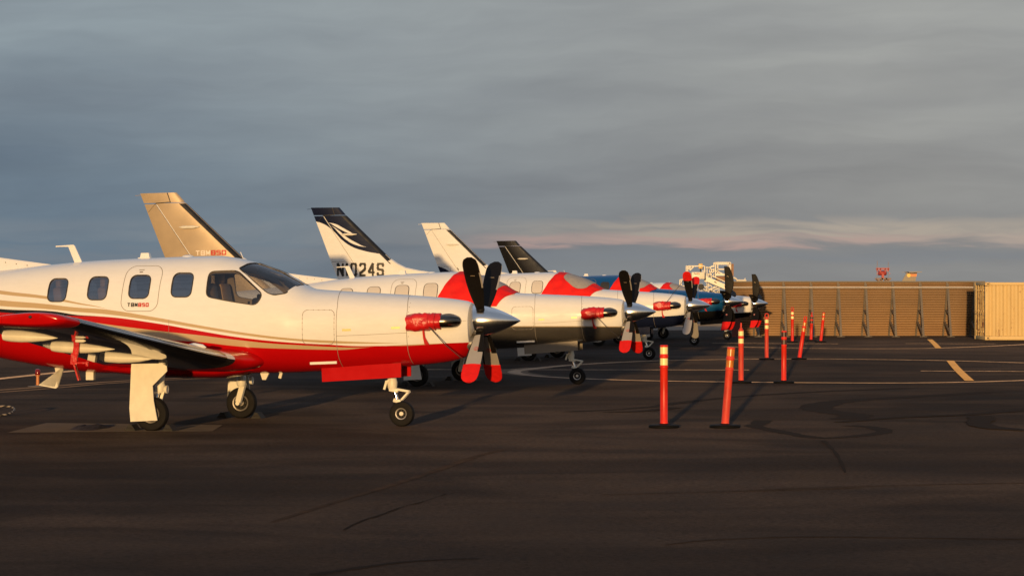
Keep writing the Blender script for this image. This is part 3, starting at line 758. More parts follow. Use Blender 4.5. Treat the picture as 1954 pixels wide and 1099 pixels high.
        for y, x0, x1, dz in ((5.0, -3.72, -3.02, .05), (3.72, -3.60, -2.76, .06), (2.45, -3.42, -2.70, .07)):
            le, z, c, tc = WNG(y); rings = []
            for q, wd, dp in ((0, .82, .80), (.06, .92, .93), (.15, .98, 1.0), (.35, 1.0, 1.0), (.55, .90, .86), (.75, .64, .60), (.90, .30, .28), (1, .03, .03)):
                x = x0 + (x1 - x0) * q; bz = wpt(y, min(1, max(.02, (le - x) / c)), False).z
                if le - x > c: bz = wpt(y, 1, False).z
                rings.append([(x, sd * y + math.cos(a_) * .062 * wd, bz + .01 * dp + (.085 * dp * math.sin(a_) if math.sin(a_) < 0 else .02 * math.sin(a_) * dp)) for a_ in (2 * math.pi * j / 18 for j in range(18))])
            fr = MB().loft(rings)
            fo = part(fr, 'flap_track_fairing', 'cream', o)
        mb = MB(); q = wpt(4.95, .33, False, 0, sd); mb.lathe([(-.06, .018), (-.05, .022), (.04, .02), (.07, .004)], (q.x, q.y, q.z - .022), 'X', 10)
        part(mb, 'underwing_stub', 'cream', o)
        q = wpt(1.75, .08, True, 0, sd); mb = MB(); mb.lathe([(-.15, .002), (-.12, .03), (0, .06), (.12, .04), (.17, .002)], (q.x - .1, q.y, q.z), 'X', 14); part(mb, 'wing_bump_fairing', 'white', o)
    # belly fairing, vents, antennas
    mb = MB(); rings = []
    for q, rr in ((-4.25, .05), (-4.0, .55), (-3.5, .95), (-3.0, 1), (-2.5, .95), (-2.2, .6), (-2.0, .05)):
        rings.append([(q, math.cos(a) * .62 * (.5 + .5 * rr), .76 + math.sin(a) * .125 * rr) for a in (2 * math.pi * k / 24 for k in range(24))])
    part(mb.loft(rings), 'belly_fairing', low)
    for sd in (-1, 1):
        q0 = soff(-1.18, xz2v(-1.18, .86, sd), .0); q1 = soff(-.81, xz2v(-.81, .875, sd), .0)
        part(MB().beam(q0, q1, .035, .035), 'cowl_vent_lip', 'white')
    mb = MB(); ax = spec.get('antx', 0.0); mb.prism([(a_ + ax, b_) for a_, b_ in [(-4.60, 2.22), (-4.72, 2.235), (-4.815, 2.462), (-5.0, 2.455), (-5.0, 2.47), (-4.74, 2.487), (-4.72, 2.47)]], -.014, .014); mb.box((-4.87 + ax, 0, 2.465), (.24, .05, .014))
    part(mb, 'blade_antenna', 'white')
    mb = MB(); mb.loft([[(-3.75, -.05, 2.28), (-3.60, -.05, 2.28), (-3.60, .05, 2.28), (-3.75, .05, 2.28)], [(-3.735, -.035, 2.368), (-3.625, -.035, 2.37), (-3.625, .035, 2.37), (-3.735, .035, 2.368)]]); mb.box((-3.68, 0, 2.297), (.18, .12, .012))
    part(mb, 'box_antenna', 'white')
    mb = MB(); mb.lathe([(2.30, .085), (2.325, .08), (2.338, .04), (2.34, .002)], (-3.06, 0, 0), 'Z', 20); part(mb, 'disc_antenna', 'white')
    mb = MB(); mb.tube([(-2.3, .25, 2.2), (-2.38, .25, 2.38)], .006, 6); part(mb, 'whip_antenna', 'white')
    part(MB().prism([(-5.02, .80), (-4.88, .79), (-5.02, .50), (-5.25, .53), (-5.25, .52), (-5.0, .478), (-4.97, .50)], -.012, .012), 'belly_blade_antenna', 'cream')
    part(MB().box((-4.45, -.1, .66), (.11, .08, .11)), 'belly_box_antenna', 'cream')
    part(MB().prism([(-2.02, .74), (-1.87, .74), (-1.93, .62), (-1.98, .62)], -.02, .02), 'belly_fin_antenna', 'cream')
    part(MB().box((-1.72, 0, .69), (.04, .03, .10), 0, Matrix.Rotation(R(15), 3, 'Y')), 'drain_mast', 'cream')
    # spinner and blades
    mb = MB(); mb.lathe([(.985, .20), (1.0, .217), (1.10, .215), (1.20, .198), (1.30, .170), (1.40, .132), (1.50, .088), (1.58, .048), (1.63, .02), (1.655, .002)], (0, 0, 1.44), 'X', 48)
    sp = part(mb, 'spinner', 'chrome', ang=50)
    part(MB().lathe([(.93, .20), (.99, .20)], (0, 0, 1.44), 'X', 32), 'spinner_backplate', 'dark', sp)
    tab = PADDLE if spec['blades'] == 4 else SCIM; nb = spec['blades']; a0 = spec.get('clock', 43.5 if nb == 4 else 0)
    covers = []
    for k in range(nb):
        a = a0 + 360 / nb * k
        mb = MB(); rings = blade_rings(tab, .13, 1.17, 26); mb.loft(rings)
        for i, f in enumerate(mb.f):
            ys = [mb.v[j][1] for j in f]; zs = [mb.v[j][2] for j in f]; xs = [mb.v[j][0] for j in f]
            yc = sum(ys) / len(ys); xc = sum(xs) / len(xs); zc = sum(zs) / len(zs)
            grey = yc > 0 and nb == 4 and not (zc < .62 and xc > .015) and zc > .28
            mb.mi[i] = 1 if grey else 0
        Rb = Matrix.Translation(HUB) @ Matrix.Rotation(R(a), 4, 'X')
        mb.v = [tuple(Rb @ Vector(v)) for v in mb.v]
        bl = part(mb, 'propeller_blade', ['bladeblack', 'bladegrey'])
        mb = MB(); mb.lathe([(.10, .058), (.235, .058), (.25, .045)], (0, 0, 0), 'Z', 20); mb.v = [tuple(Rb @ Vector(v)) for v in mb.v]; part(mb, 'blade_root', 'bladeblack', bl)
        mb = MB(); n_ = 18
        for r_, mi, dy in ((.035, 0, .0), (.027, 1, .0015)):
            mb.add([(.0 + .85 * r_ * math.cos(2 * math.pi * j / n_), .0155 + dy, .55 + r_ * math.sin(2 * math.pi * j / n_)) for j in range(n_)], [tuple(range(n_))], mi)
        mb.box((0, .0180, .55), (.008, .001, .04)); mb.v = [tuple(Rb @ Vector(v)) for v in mb.v]; part(mb, 'maker_badge', ['redink', 'bladegrey'], bl)
        mb = MB(); mb.box((-.005, -.010, .84), (.06, .004, .006)); mb.v = [tuple(Rb @ Vector(v)) for v in mb.v]; part(mb, 'blade_mark', 'gold', bl)
        aa = ((a + 180) % 360) - 180
        lower = abs(aa) > 90
        if spec['covers'] == ('lower' if lower else 'upper') and not (nb == 5 and abs(aa) < 100 and lower):
            mb = MB(); mb.loft(blade_rings(tab, .84 if lower else .87, 1.172, 14, .009, .2)); mb.v = [tuple(v) for v in mb.v]
            mb.loft([[q + Vector((0, 0, 0)) for q in r_] for r_ in blade_rings(tab, .845 if lower else .875, .87 if lower else .90, 2, .012)])
            covers.append((mb, Rb, aa))
    for mb, Rb, aa in covers:
        nearer = aa > 0           # positive rotation about x brings +z towards -y, the camera side
        o = mb.build('propeller_cover', 'cover', None, 60, BW @ Rb)
        tag(o, 'red canvas cover on the %s %s propeller blade of the %s' % ('nearer' if nearer else 'farther', 'lower' if abs(aa) > 90 else 'upper', spec['short']), 'cover', 'red propeller blade covers')
    # chin inlet
    mb = MB(); rings = []
    for x, k in ((.80, .9), (.96, 1.0), (1.03, 1.0), (1.05, .96), (1.04, .90), (.90, .86)):
        rings.append([(x, math.cos(a) * .205 * k, 1.135 + math.copysign(abs(math.sin(a)) ** .8, math.sin(a)) * .105 * k) for a in (2 * math.pi * j / 28 for j in range(28))])
    mb.loft(rings); ci = part(mb, 'air_inlet', 'inlet')
    part(MB().loft([[(1.02, math.cos(a) * .178, 1.135 + math.sin(a) * .092) for a in (2 * math.pi * j / 24 for j in range(24))], [(.94, math.cos(a) * .168, 1.135 + math.sin(a) * .085) for a in (2 * math.pi * j / 24 for j in range(24))]]), 'inlet_duct', 'dark', ci)
    # exhaust stacks
    for sd in (-1, 1):
        mb = MB(); q = zvx([(.74 + .155 * math.cos(a), 1.445 + .088 * math.sin(a)) for a in (2 * math.pi * k / 28 for k in range(28))], sd); patch(mb, q, .003)
        op = part(mb, 'painted_exhaust_recess', 'dark')  # flat black patch on the skin, the recess's shade put into its colour
        part(ring_patch(MB(), q, .012, .008), 'exhaust_lip', 'chrome', op)
        mb = MB(); ws = SEC(.8)[2]
        path = [(.84, sd * (ws - .06), 1.435), (.835, sd * (ws + .00), 1.435), (.79, sd * (ws + .06), 1.435), (.70, sd * (ws + .085), 1.434), (.5, sd * (ws + .11), 1.43), (.30, sd * (ws + .135), 1.425)]
        mb.tube(path, [.075, .082, .087, .088, .086, .084], 18); part(mb, 'exhaust_stack', 'steel')
    ws = SEC(.8)[2]
    rng = random.Random(7 + spec['base'][0]); mb = MB(); rings = []
    for x, r_ in ((.20, .080), (.207, .10), (.25, .112), (.31, .124), (.36, .128), (.41, .122), (.46, .128), (.50, .116), (.53, .104), (.56, .112), (.60, .104), (.655, .102), (.66, .088)):
        ring = []
        for k in range(18):
            a = 2 * math.pi * k / 18; rr = r_ * (1 + rng.uniform(-.09, .09)) * (1 + .07 * math.cos(4 * a + x * 9)); ring.append((x + rng.uniform(-.012, .012), -(ws + .10 + (.6 - x) * .1) + rr * .9 * math.cos(a), 1.43 - (.5 - x) * .05 + rr * math.sin(a)))
        rings.append(ring)
    mb.loft(rings)
    ec = mb.build('exhaust_cover', 'covervinyl', None, 50, BW); tag(ec, 'red vinyl cover over the exhaust stack of the %s' % spec['short'], 'cover', 'red exhaust covers')
    mb = MB()
    for x in (.585, .50): mb.tube([(x, -(ws + .10) + .112 * math.cos(a), 1.43 + .112 * math.sin(a)) for a in (2 * math.pi * k / 16 for k in range(17))], .008, 6)
    mb.build('drawstring', 'redink', ec)
    mb = MB(); y0 = -(SEC(.4)[2] + .05); mb.loft([[(.41, y0, 1.34), (.435, y0, 1.34), (.435, y0 + .006, 1.34), (.41, y0 + .006, 1.34)], [(.415, y0 + .03, 1.22), (.445, y0 + .03, 1.22), (.445, y0 + .036, 1.22), (.415, y0 + .036, 1.22)], [(.43, y0 + .05, 1.125), (.50, y0 + .05, 1.115), (.50, y0 + .056, 1.115), (.43, y0 + .056, 1.125)]])
    mb.build('streamer', 'redink', ec)
    if spec['covers'] == 'lower' and nb == 4:
        mb = MB(); mb.tube([(.52, -(ws + .18), 1.36), (.76, -.62, 1.12), (1.02, -.55, .90), (1.10, -.62, .78)], .006, 6); mb.build('tie_rope', 'rope', ec)
    elif spec['covers'] == 'upper':
        mb = MB(); mb.tube([(.52, -(ws + .18), 1.48), (.80, -.66, 1.82), (1.08, -.66, 2.16)], .006, 6); mb.build('tie_rope', 'rope', ec)
    # windshield cover
    if not near:
        mb = MB(); rng = random.Random(3 + spec['base'][0]); nu, nv = 30, 44; rows = []
        for i in range(nu + 1):
            u = i / nu; row = []
            for j in range(nv + 1):
                w_ = -1 + 2 * j / nv; aw = abs(w_)                       # -1 near edge .. 0 top .. 1 far edge
                xb = -2.42 - .46 * aw ** 1.6; xf = -1.25 - .30 * max(0, aw - .35) / .65 if aw > .35 else -1.25
                x = xb + (xf - xb) * u
                vb = xz2v(x, 1.60, 1); v = R(90) - w_ * 0 + 0
                ang = R(90) + (R(90) - vb) * (-w_)
                fold = (.011 * math.sin(9 * u + 14 * aw * u) + .007 * math.sin(23 * aw + 5 * u)) * (1 - u * .5) + rng.uniform(-.003, .003)
                row.append(soff(x, ang, .022 + fold))
            rows.append(row)
        n = nv + 1; vs = [q for r_ in rows for q in r_]; fs = [(i * n + j, i * n + j + 1, (i + 1) * n + j + 1, (i + 1) * n + j) for i in range(nu) for j in range(nv)]
        m0 = len(vs); vs2 = []
        for i, r_ in enumerate(rows):
            for q in r_: c_ = Vector((q.x, 0, 1.4)); vs2.append(q + (c_ - q).normalized() * .016)
        fs2 = [tuple(reversed([k + m0 for k in f])) for f in fs]
        rim = [j for j in range(n)] + [i * n + n - 1 for i in range(1, nu + 1)] + [nu * n + j for j in range(n - 2, -1, -1)] + [i * n for i in range(nu - 1, 0, -1)]
        fs3 = [(rim[k], rim[(k + 1) % len(rim)], rim[(k + 1) % len(rim)] + m0, rim[k] + m0) for k in range(len(rim))]
        mb.add(vs + vs2, fs + fs2 + fs3)
        wc = mb.build('windshield_cover', 'cover', None, 60, BW); tag(wc, 'red canvas cover with grey panel over the cockpit of the %s' % spec['short'], 'cover', 'red windshield covers')
        for sd in (-1, 1):
            q = chaikin(zvx([(-2.26, 2.17), (-2.18, 2.09), (-2.0, 1.945), (-1.86, 1.875), (-1.72, 1.865), (-1.60, 1.895), (-1.50, 0, 75), (-1.47, 0, 90), (-1.8, 0, 90), (-2.14, 0, 90), (-2.22, 0, 76)], sd), 1, .2)
            patch(MB(), q, .0365, 0, (1, .85, .7, .55, .4, .25, .12), back=.015).build('grey_panel', 'grey_canvas', wc)
    # nose gear
    mb = MB()
    mb.tube([(-.15, 0, .95), (-.14, 0, .60)], .06, 14); mb.lathe([(.50, .052), (.53, .066), (.60, .07), (.66, .055)], (-.135, 0, 0), 'Z', 16)
    mb.tube([(-.13, 0, .56), (-.08, 0, .40), (-.055, 0, .32)], .026, 12, 1)
    mb.box((-.062, 0, .345), (.11, .09, .055), 0, Matrix.Rotation(R(14), 3, 'Y'), .012); mb.box((-.11, 0, .49), (.13, .10, .05), 0, Matrix.Rotation(R(10), 3, 'Y'), .012)
    for yy in (-.035, .035):
        mb.beam((-.08, yy, .505), (.105, yy, .475), .022, .026); mb.beam((.105, yy, .475), (-.0, yy, .36), .022, .026)
    mb.beam((-.055, .105, .34), (0, .105, .18), .03, .05); mb.beam((-.055, .105, .34), (-.055, 0, .34), .05, .04)
    mb.beam((-.20, -.05, .62), (-.235, -.05, .50), .03, .03); mb.beam((-.16, -.03, .63), (-.22, -.05, .60), .03, .03)
    mb.tube([(0, -.05, .17), (0, .13, .17)], .02, 10)
    ng = part(mb, 'nose_gear', ['cream', 'chrome']); ng.matrix_local = Matrix.Identity(4)
    t = MB(); r_ = MB(); wheel(t, r_, (0, 0, .172), .174, .13, .078); t.build('tyre', 'tyre', ng); r_.build('wheel_rim', ['rim', 'gap'], ng)
    prof = [(-1.06, .80), (.06, .87), (.06, .675), (-1.05, .605)]
    for sd in (-1, 1): part(MB().prism(prof, sd * .27 - .008, sd * .27 + .008), 'nose_gear_door', low)
    # main gear
    for sd in (-1, 1):
        mb = MB()
        mb.tube([(-2.82, sd * 1.72, 1.02), (-2.85, sd * 1.76, .52)], .05, 14); mb.lathe([(.46, .05), (.50, .068), (.60, .068), (.64, .05)], (-2.85, sd * 1.755, 0), 'Z', 16)
        mb.beam((-2.82, sd * 1.77, .52), (-2.90, sd * 1.78, .24), .06, .08); mb.tube([(-2.84, sd * 1.80, .50), (-2.87, sd * 1.80, .40), (-2.90, sd * 1.80, .27)], .026, 10, 1)
        mb.beam((-2.80, sd * 1.66, .88), (-2.86, sd * 1.72, .56), .035, .035);
        mb.tube([(-2.90, sd * 1.72, .22), (-2.90, sd * 2.02, .22)], .03, 12)
        mb.lathe([(-.02, .05), (.02, .055), (.022, .045), (.01, .02)], (-2.73, sd * 1.86, .545), 'X', 16)
        gr = part(mb, 'main_gear', ['cream', 'chrome']); gr.matrix_local = Matrix.Identity(4)
        t = MB(); r_ = MB(); wheel(t, r_, (-2.90, sd * 1.93, .222), .226, .15, .118); t.build('tyre', 'tyre', gr); r_.build('wheel_rim', ['darkrim', 'gap'], gr)
        prof = chaikin([(-3.135, .862), (-3.13, .885), (-2.71, .893), (-2.645, .86), (-2.64, .79)], 0) + [(-2.84, .60), (-2.825, .40), (-2.775, .145), (-3.145, .125), (-3.16, .30), (-3.15, .53)]
        mb = MB(); mb.prism(prof, sd * 2.075 - .010, sd * 2.075 + .010); mb.beam((-2.86, sd * 1.80, .5), (-2.95, sd * 2.07, .5), .03, .03)
        mb.build('gear_door', 'white' if not near else 'cream', gr)
    return root, BW, mw

# liveries ------------------------------------------------------------------
B1 = [(-9.5, 2.0), (-7.5, 1.62), (-5.5, 1.42), (-4.4, 1.32), (-2.96, 1.165), (-2.57, 1.14), (-2.32, 1.11), (-1.98, 1.08), (-1.48, 1.06), (-1.01, 1.05), (-.64, 1.05), (-.46, 1.07), (-.27, 1.09), (-.14, 1.10), (.19, 1.105), (.75, 1.14), (1.02, 1.15)]
B2 = [(-9.5, 2.0), (-7.5, 1.65), (-5.5, 1.47), (-4.5, 1.455), (-4.03, 1.39), (-3.17, 1.29), (-2.66, 1.24), (-2.15, 1.18), (-1.64, 1.13), (-1.31, 1.11), (-.92, 1.09), (-.55, 1.08), (-.27, 1.09), (-.14, 1.10), (1.02, 1.15)]
B3 = [(-9.5, 2.05), (-7.5, 1.72), (-5.5, 1.54), (-4.5, 1.50), (-4.03, 1.49), (-3.34, 1.41), (-2.66, 1.30), (-2.15, 1.22), (-1.48, 1.15), (-.92, 1.12), (-.55, 1.10), (-.14, 1.102), (.19, 1.105), (.75, 1.14), (1.02, 1.15)]
BK = [(-9.5, 2.1), (-7.5, 1.78), (-5.55, 1.59), (-4.77, 1.56), (-4.44, 1.515), (-4.08, 1.492), (-3.9, 1.47), (1, 1.0)]
B4 = [(-9.5, 2.14), (-7.5, 1.81), (-5.55, 1.63), (-4.99, 1.60), (-4.44, 1.555), (-4.03, 1.525), (-3.34, 1.44), (-2.66, 1.335), (-1.98, 1.235), (-1.31, 1.165), (-.92, 1.14), (-.36, 1.132), (.15, 1.14), (1.2, 1.14)]
B5 = [(-9.5, 2.24), (-7.5, 1.90), (-5.55, 1.71), (-4.99, 1.67), (-4.44, 1.615), (-4.03, 1.59), (-3.34, 1.49), (-2.66, 1.375), (-1.98, 1.27), (-1.31, 1.195), (-.92, 1.175), (-.36, 1.152), (.15, 1.14), (1.2, 1.14)]
T2a = [(-9.5, 2.4), (-7.5, 2.1), (-5.55, 1.84), (-4.90, 1.77), (-4.44, 1.685), (-3.98, 1.59), (-3.9, 1.55), (1, 1.0)]
T2b = [(-9.5, 2.35), (-7.5, 2.05), (-5.55, 1.79), (-4.90, 1.73), (-4.44, 1.662), (-3.98, 1.59), (-3.9, 1.56), (1, 1.1)]
LIV_A = livery('red_gold_white_livery', WHITE, [(T2b, T2a, TAN, 0, -9.6, -3.99), (B4, B5, TAN), (B3, BK, BLACK, 0, -9.6, -4.06), (None, B3, RED), (B1, B2, TAN), (None, B1, RED)])
S2 = [(-9.5, 1.9), (-6, 1.45), (-4, 1.27), (-2, 1.19), (-.8, 1.165), (.2, 1.15), (1.0, 1.13)]
S2b = [(x, z + .02) for x, z in S2]
LIV_B = livery('white_silver_livery', WHITE, [(None, S2b, TAN, .4), (None, S2, (.46, .42, .37), .9)], rough=.17)
S3 = [(-9.5, 1.85), (-6, 1.4), (-4, 1.22), (-2, 1.13), (-.8, 1.115), (.2, 1.14), (.7, 1.165), (1.0, 1.19)]
LIV_C = livery('white_navy_livery', WHITE, [(None, S3, NAVY)])
LIV_D = livery('teal_blue_livery', (.008, .10, .27), [(None, [(x, z - .04) for x, z in S3], BLACK)], metal=.45, rough=.24)
LIV_E = livery('white_black_livery', WHITE, [(None, [(x, z - .08) for x, z in S3], BLACK)])
# fin of the third aircraft: navy top swept down to the front with white swooshes
FN = [(-9.5, 3.76), (-9.28, 3.73), (-9.05, 3.66), (-8.85, 3.54), (-8.7, 3.41), (-8.5, 3.21), (-8.2, 3.02), (-7.95, 2.935), (-7.54, 2.85), (-7.0, 2.8)]
def cv(pts): return [(-9.5, pts[0][1])] + pts + [(1.0, pts[-1][1])]
SW1a = cv([(-8.92, 3.69), (-8.7, 3.585), (-8.515, 3.485), (-8.3, 3.395), (-8.11, 3.36)]); SW1b = cv([(-8.92, 3.69), (-8.7, 3.655), (-8.515, 3.565), (-8.3, 3.45), (-8.11, 3.36)])
SW2a = cv([(-8.87, 3.61), (-8.6, 3.405), (-8.41, 3.235), (-8.09, 3.07), (-7.80, 3.02)]); SW2b = cv([(-8.87, 3.61), (-8.6, 3.475), (-8.41, 3.32), (-8.09, 3.135), (-7.80, 3.02)])
FIN_C = livery('navy_swoosh_fin', WHITE, [(FN, None, NAVY), (SW1a, SW1b, WHITE, 0, -8.92, -8.11), (SW2a, SW2b, WHITE, 0, -8.87, -7.80)])
FIN_D = livery('white_fin_dark_corner', WHITE, [(None, [(-9.5, 2.66), (-8.8, 2.62), (-8.4, 2.45), (-8.0, 2.2), (1, 2.0)], NAVY)])

A_short = 'red and white turboprop'
specA = dict(name='A', base=(767, 813), scale=1.0, pitch=0, drop=0, body=LIV_A, low='red', wing='white', tip='red', fin='white', finbase='white', blades=4, covers='lower', near=True, short='red and white turboprop',
             label='red and white turboprop with gold stripes and uncovered cockpit windows, nearest of the row')
specB = dict(name='B', base=(1102, 733), scale=.96, pitch=-.9, drop=.02, body=LIV_B, low='silver', wing='white', tip='white', fin='gold', finbase='white', blades=4, covers='lower', antx=-.10, short='silver-bellied turboprop',
             label='white turboprop with silver belly and gold tail fin, second in the row')
specC = dict(name='C', base=(1239, 686), scale=1.0, pitch=0, drop=-.01, body=LIV_C, low='navy', wing='white', tip='white', fin=FIN_C, finbase='white', blades=4, covers='upper', clock=40.5, short='navy-bellied turboprop',
             label='white turboprop with navy belly and navy swooshes on its numbered tail fin')
specD = dict(name='P', base=(1325, 658.5), scale=1.01, pitch=0, drop=-.02, body=LIV_D, low='blackpaint', wing='white', tip='white', fin=FIN_D, finbase='white', blades=5, covers='lower', short='teal blue turboprop', dark=(3,),
             label='teal blue turboprop with black belly, only blue aircraft in the row')
specE = dict(name='E', base=(1388, 648), scale=.94, pitch=-.75, drop=.05, body=LIV_E, low='blackpaint', wing='white', tip='white', fin='blackpaint', finbase='blackpaint', blades=5, covers='lower', short='farthest white turboprop',
             label='white turboprop with black belly and black tail fin, farthest of the row')
built = {}
for sp_ in (specA, specB, specC, specD, specE): built[sp_['name']] = aircraft(sp_)

# red control lock clamped round the wing fairing of the nearest aircraft
BW = built['A'][1]; mb = MB(); y = -3.80; rt = Matrix.Rotation(R(-6), 3, 'Y')
mb.beam((-3.22, y, 1.25), (-3.26, y, 1.00), .075, .02); mb.beam((-3.26, y - .01, 1.06), (-3.27, y - .01, .92), .085, .03); mb.beam((-3.27, y, .95), (-3.20, y, .72), .07, .02)
mb.beam((-3.26, y, .94), (-3.08, y, .94), .035, .02); mb.beam((-3.09, y, .955), (-3.10, y, .90), .03, .02)
o = mb.build('control_lock', 'covervinyl', None, 40, BW); tag(o, 'red control lock clamped under the wing of the nearest red and white turboprop', 'control lock')

# ------------------------------------------------------------------ wheel chocks, rag, rope, beacon, ground patch
M['chock'] = paint('chock_rubber', (.022, .02, .018), .8, var=.3, nscale=12)
def chock(p, rz, label):
    root = empty('wheel_chock', label, 'wheel chock', 'rubber wheel chocks', Matrix.Translation(p) @ Matrix.Rotation(rz, 4, 'Z'))
    mb = MB(); mb.prism([(-.075, 0), (.075, 0), (.065, .02), (.02, .085), (-.02, .085), (-.065, .02)], -.11, .11); mb.build('chock_block', 'chock', root)
    mb = MB(); mb.tube([(-.04, -.112, .04), (.0, -.13, .04), (.04, -.112, .04)], .010, 8); mb.build('rope_handle', 'rope', root)
mwA = built['A'][2]
for sd, nm in ((-1, 'nearer'), (1, 'farther')):
    for dx, wh in ((.25, 'front of'), (-.27, 'behind')):
        q = mwA @ Vector((-2.90 + dx, sd * 1.93, 0)); chock(q, -TH, 'black rubber chock %s the %s main wheel of the red and white turboprop' % ('in front of' if dx > 0 else 'behind', nm))
for k, sh in (('B', 'silver-bellied turboprop'), ('C', 'navy-bellied turboprop')):
    m_ = built[k][2]
    for sd, nm in ((-1, 'nearer'), (1, 'farther')):
        for dx in (.26, -.27):
            chock(m_ @ Vector((-2.90 + dx, sd * 1.93, 0)), -TH, 'black rubber chock %s the %s main wheel of the %s' % ('in front of' if dx > 0 else 'behind', nm, sh))
c = [gp(14, 825.5), gp(405, 823), gp(425, 811), gp(88, 807)]
tag(MB().add([v + Vector((0, 0, .004)) for v in c], [(0, 1, 2, 3)]).build('concrete_patch', 'patch'), kind='structure')
mb = MB(); rng = random.Random(5); a = gp(138, 818); b = gp(212, 815); nu, nv = 26, 10
vs = []
for i in range(nu + 1):
    for j in range(nv + 1):
        u = i / nu; w_ = j / nv - .5; e = math.sin(math.pi * u) ** .5 * math.cos(math.pi * w_)
        q = a.lerp(b, u) + Vector((0, w_ * 1.5 * (.5 + .5 * math.sin(math.pi * u)) + .1 * math.sin(7 * u), 0)); vs.append((q.x, q.y, .006 + max(0, e) * (.02 + .03 * rng.random() + .012 * math.sin(11 * u + 5 * w_))))
fs = [(i * (nv + 1) + j, i * (nv + 1) + j + 1, (i + 1) * (nv + 1) + j + 1, (i + 1) * (nv + 1) + j) for i in range(nu) for j in range(nv)]
M['rag'] = paint('dark_cloth', (.016, .015, .015), .9, var=.3)
tag(mb.add(vs, fs).build('crumpled_cloth', 'rag'), 'crumpled black cloth lying on the pale ground patch behind the wheel', 'cloth')
def stripe_rope():
    m, g, b = new_mat('striped_rope'); oc = g.n('ShaderNodeTexCoord').outputs['Object']; x, y, z = g.sep(oc)
    a = g.m('ARCTAN2', y, x); s = g.m('SINE', g.m('ADD', g.m('MULTIPLY', a, 14.0), g.m('MULTIPLY', z, 90.0)))
    g.put(b.inputs['Base Color'], g.mix(g.m('GREATER_THAN', s, 0.0), (.30, .25, .2), (.02, .018, .016))); b.inputs['Roughness'].default_value = .8; return m
M['striperope'] = stripe_rope()
q = gp(2, 793); mb = MB(); mb.tube([(.19 * math.cos(t), .30 * math.sin(t), .02 + .055 * (1 + math.sin(t))) for t in (2 * math.pi * k / 48 for k in range(49))], .014, 8)
o = mb.build('rope_loop', 'striperope', None, 60, Matrix.Translation(q)); tag(o, 'loop of black and pale striped rope lying on the asphalt at left', 'rope')
q = gp(72, 737.5)
root = empty('ground_beacon', 'small red lamp on an orange stub post beside painted lines at left', 'beacon', None, Matrix.Translation(q))
M['orange'] = paint('orange_post', (.55, .20, .06), .5); M['base'] = paint('grey_beacon_base', (.13, .11, .10), .8)
MB().lathe([(0, .19), (.012, .19), (.02, .06), (.03, .05)], n=24).build('base_plate', 'base', root)
MB().lathe([(.02, .033), (.20, .030), (.205, .045), (.225, .045)], n=20).build('post', 'orange', root)
MB().lathe([(.225, .05), (.24, .052), (.31, .052), (.335, .04), (.345, .01)], n=20).build('lamp_lens', 'redlens', root)

# ------------------------------------------------------------------ delineator posts
M['dorange'] = paint('orange_plastic', (.70, .026, .011), .40, spec=.35, var=.20, nscale=7, stretch=(1, 1, .35))
M['dfaded'] = paint('faded_orange_plastic', (.66, .060, .035), .5, spec=.3, var=.26, nscale=8, stretch=(1, 1, .35))
M['reflect'] = paint('pale_reflective_band', (.95, .82, .36), .3, var=.06)
M['amber'] = paint('amber_reflective_band', (.62, .20, .03), .25, var=.5, nscale=26, stretch=(1, 1, .2))
M['scuffed'] = paint('scuffed_dark_band', (.07, .025, .018), .4, var=.5, nscale=22, stretch=(1, 1, .3))
M['rubber'] = paint('black_rubber_base', (.006, .006, .006), .7, spec=.1, var=.2)
def delineator(px, py, h, tilt, handle, band, body, label, rz=0.0):
    root = empty('delineator_post', label, 'delineator post', 'orange delineator posts on the apron', Matrix.Translation(gp(px, py)))
    MB().lathe([(0, .195), (.006, .207), (.028, .207), (.042, .195), (.048, .10), (.055, .06), (.06, .058)], n=40).build('rubber_base', 'rubber', root)
    T = Matrix.Rotation(R(tilt), 4, 'Y') @ Matrix.Rotation(rz, 4, 'Z')
    r = .052; b1, b2 = h - .225, h - .075
    prof = [(.03, r * .98), (.06, r * 1.06), (.075, r * 1.06), (.08, r), (b1 - .085, r), (b1 - .075, r * 1.10), (b1 - .06, r * 1.10), (b1 - .052, r), (b1 + .052, r), (b1 + .060, r * 1.12), (b1 + .085, r * 1.12), (b1 + .095, r), (b2 + .05, r), (b2 + .058, r * 1.07), (h - .008, r * 1.07), (h, r * .9)]
    mb = MB().lathe(prof, n=28); mb.v = [tuple(T @ Vector(v)) for v in mb.v]; tb = mb.build('tube', body, root, 50)
    for z in (b1, b2):
        mb = MB().lathe([(z - .047, r * .99), (z - .046, r * 1.035), (z + .046, r * 1.035), (z + .047, r * .99)], n=28); mb.v = [tuple(T @ Vector(v)) for v in mb.v]; mb.build('reflective_band', band, root, 50)
    if handle:
        mb = MB(); w = .045
        mb.lathe([(h - .005, r * .7), (h + .03, r * .6), (h + .04, r * .35)], n=20)
        P = [(-w, 0, h + .02), (-w, 0, h + .10), (-w * .7, 0, h + .128), (w * .7, 0, h + .128), (w, 0, h + .10), (w, 0, h + .02)]
        mb.tube([Matrix.Rotation(R(handle), 3, 'Z') @ Vector(p) for p in P], .014, 8); mb.v = [tuple(T @ Vector(v)) for v in mb.v]; mb.build('handle', body, tb)
delineator(1267, 816, 1.115, 0, None, 'reflect', 'dorange', 'upright orange post with two pale yellow bands, nearest at left of the posts')
delineator(1383, 816, 1.09, 4.6, None, 'amber', 'dfaded', 'right-leaning faded orange post with amber bands, nearest at right of the posts')
delineator(1414, 731, 1.065, 0, 90, 'reflect', 'dfaded', 'upright faded orange post with pale bands and a narrow edge-on loop handle')
delineator(1495.5, 731, 1.045, .4, None, 'scuffed', 'dorange', 'upright orange post with dark scuffed bands and no handle, behind the near leaning one')
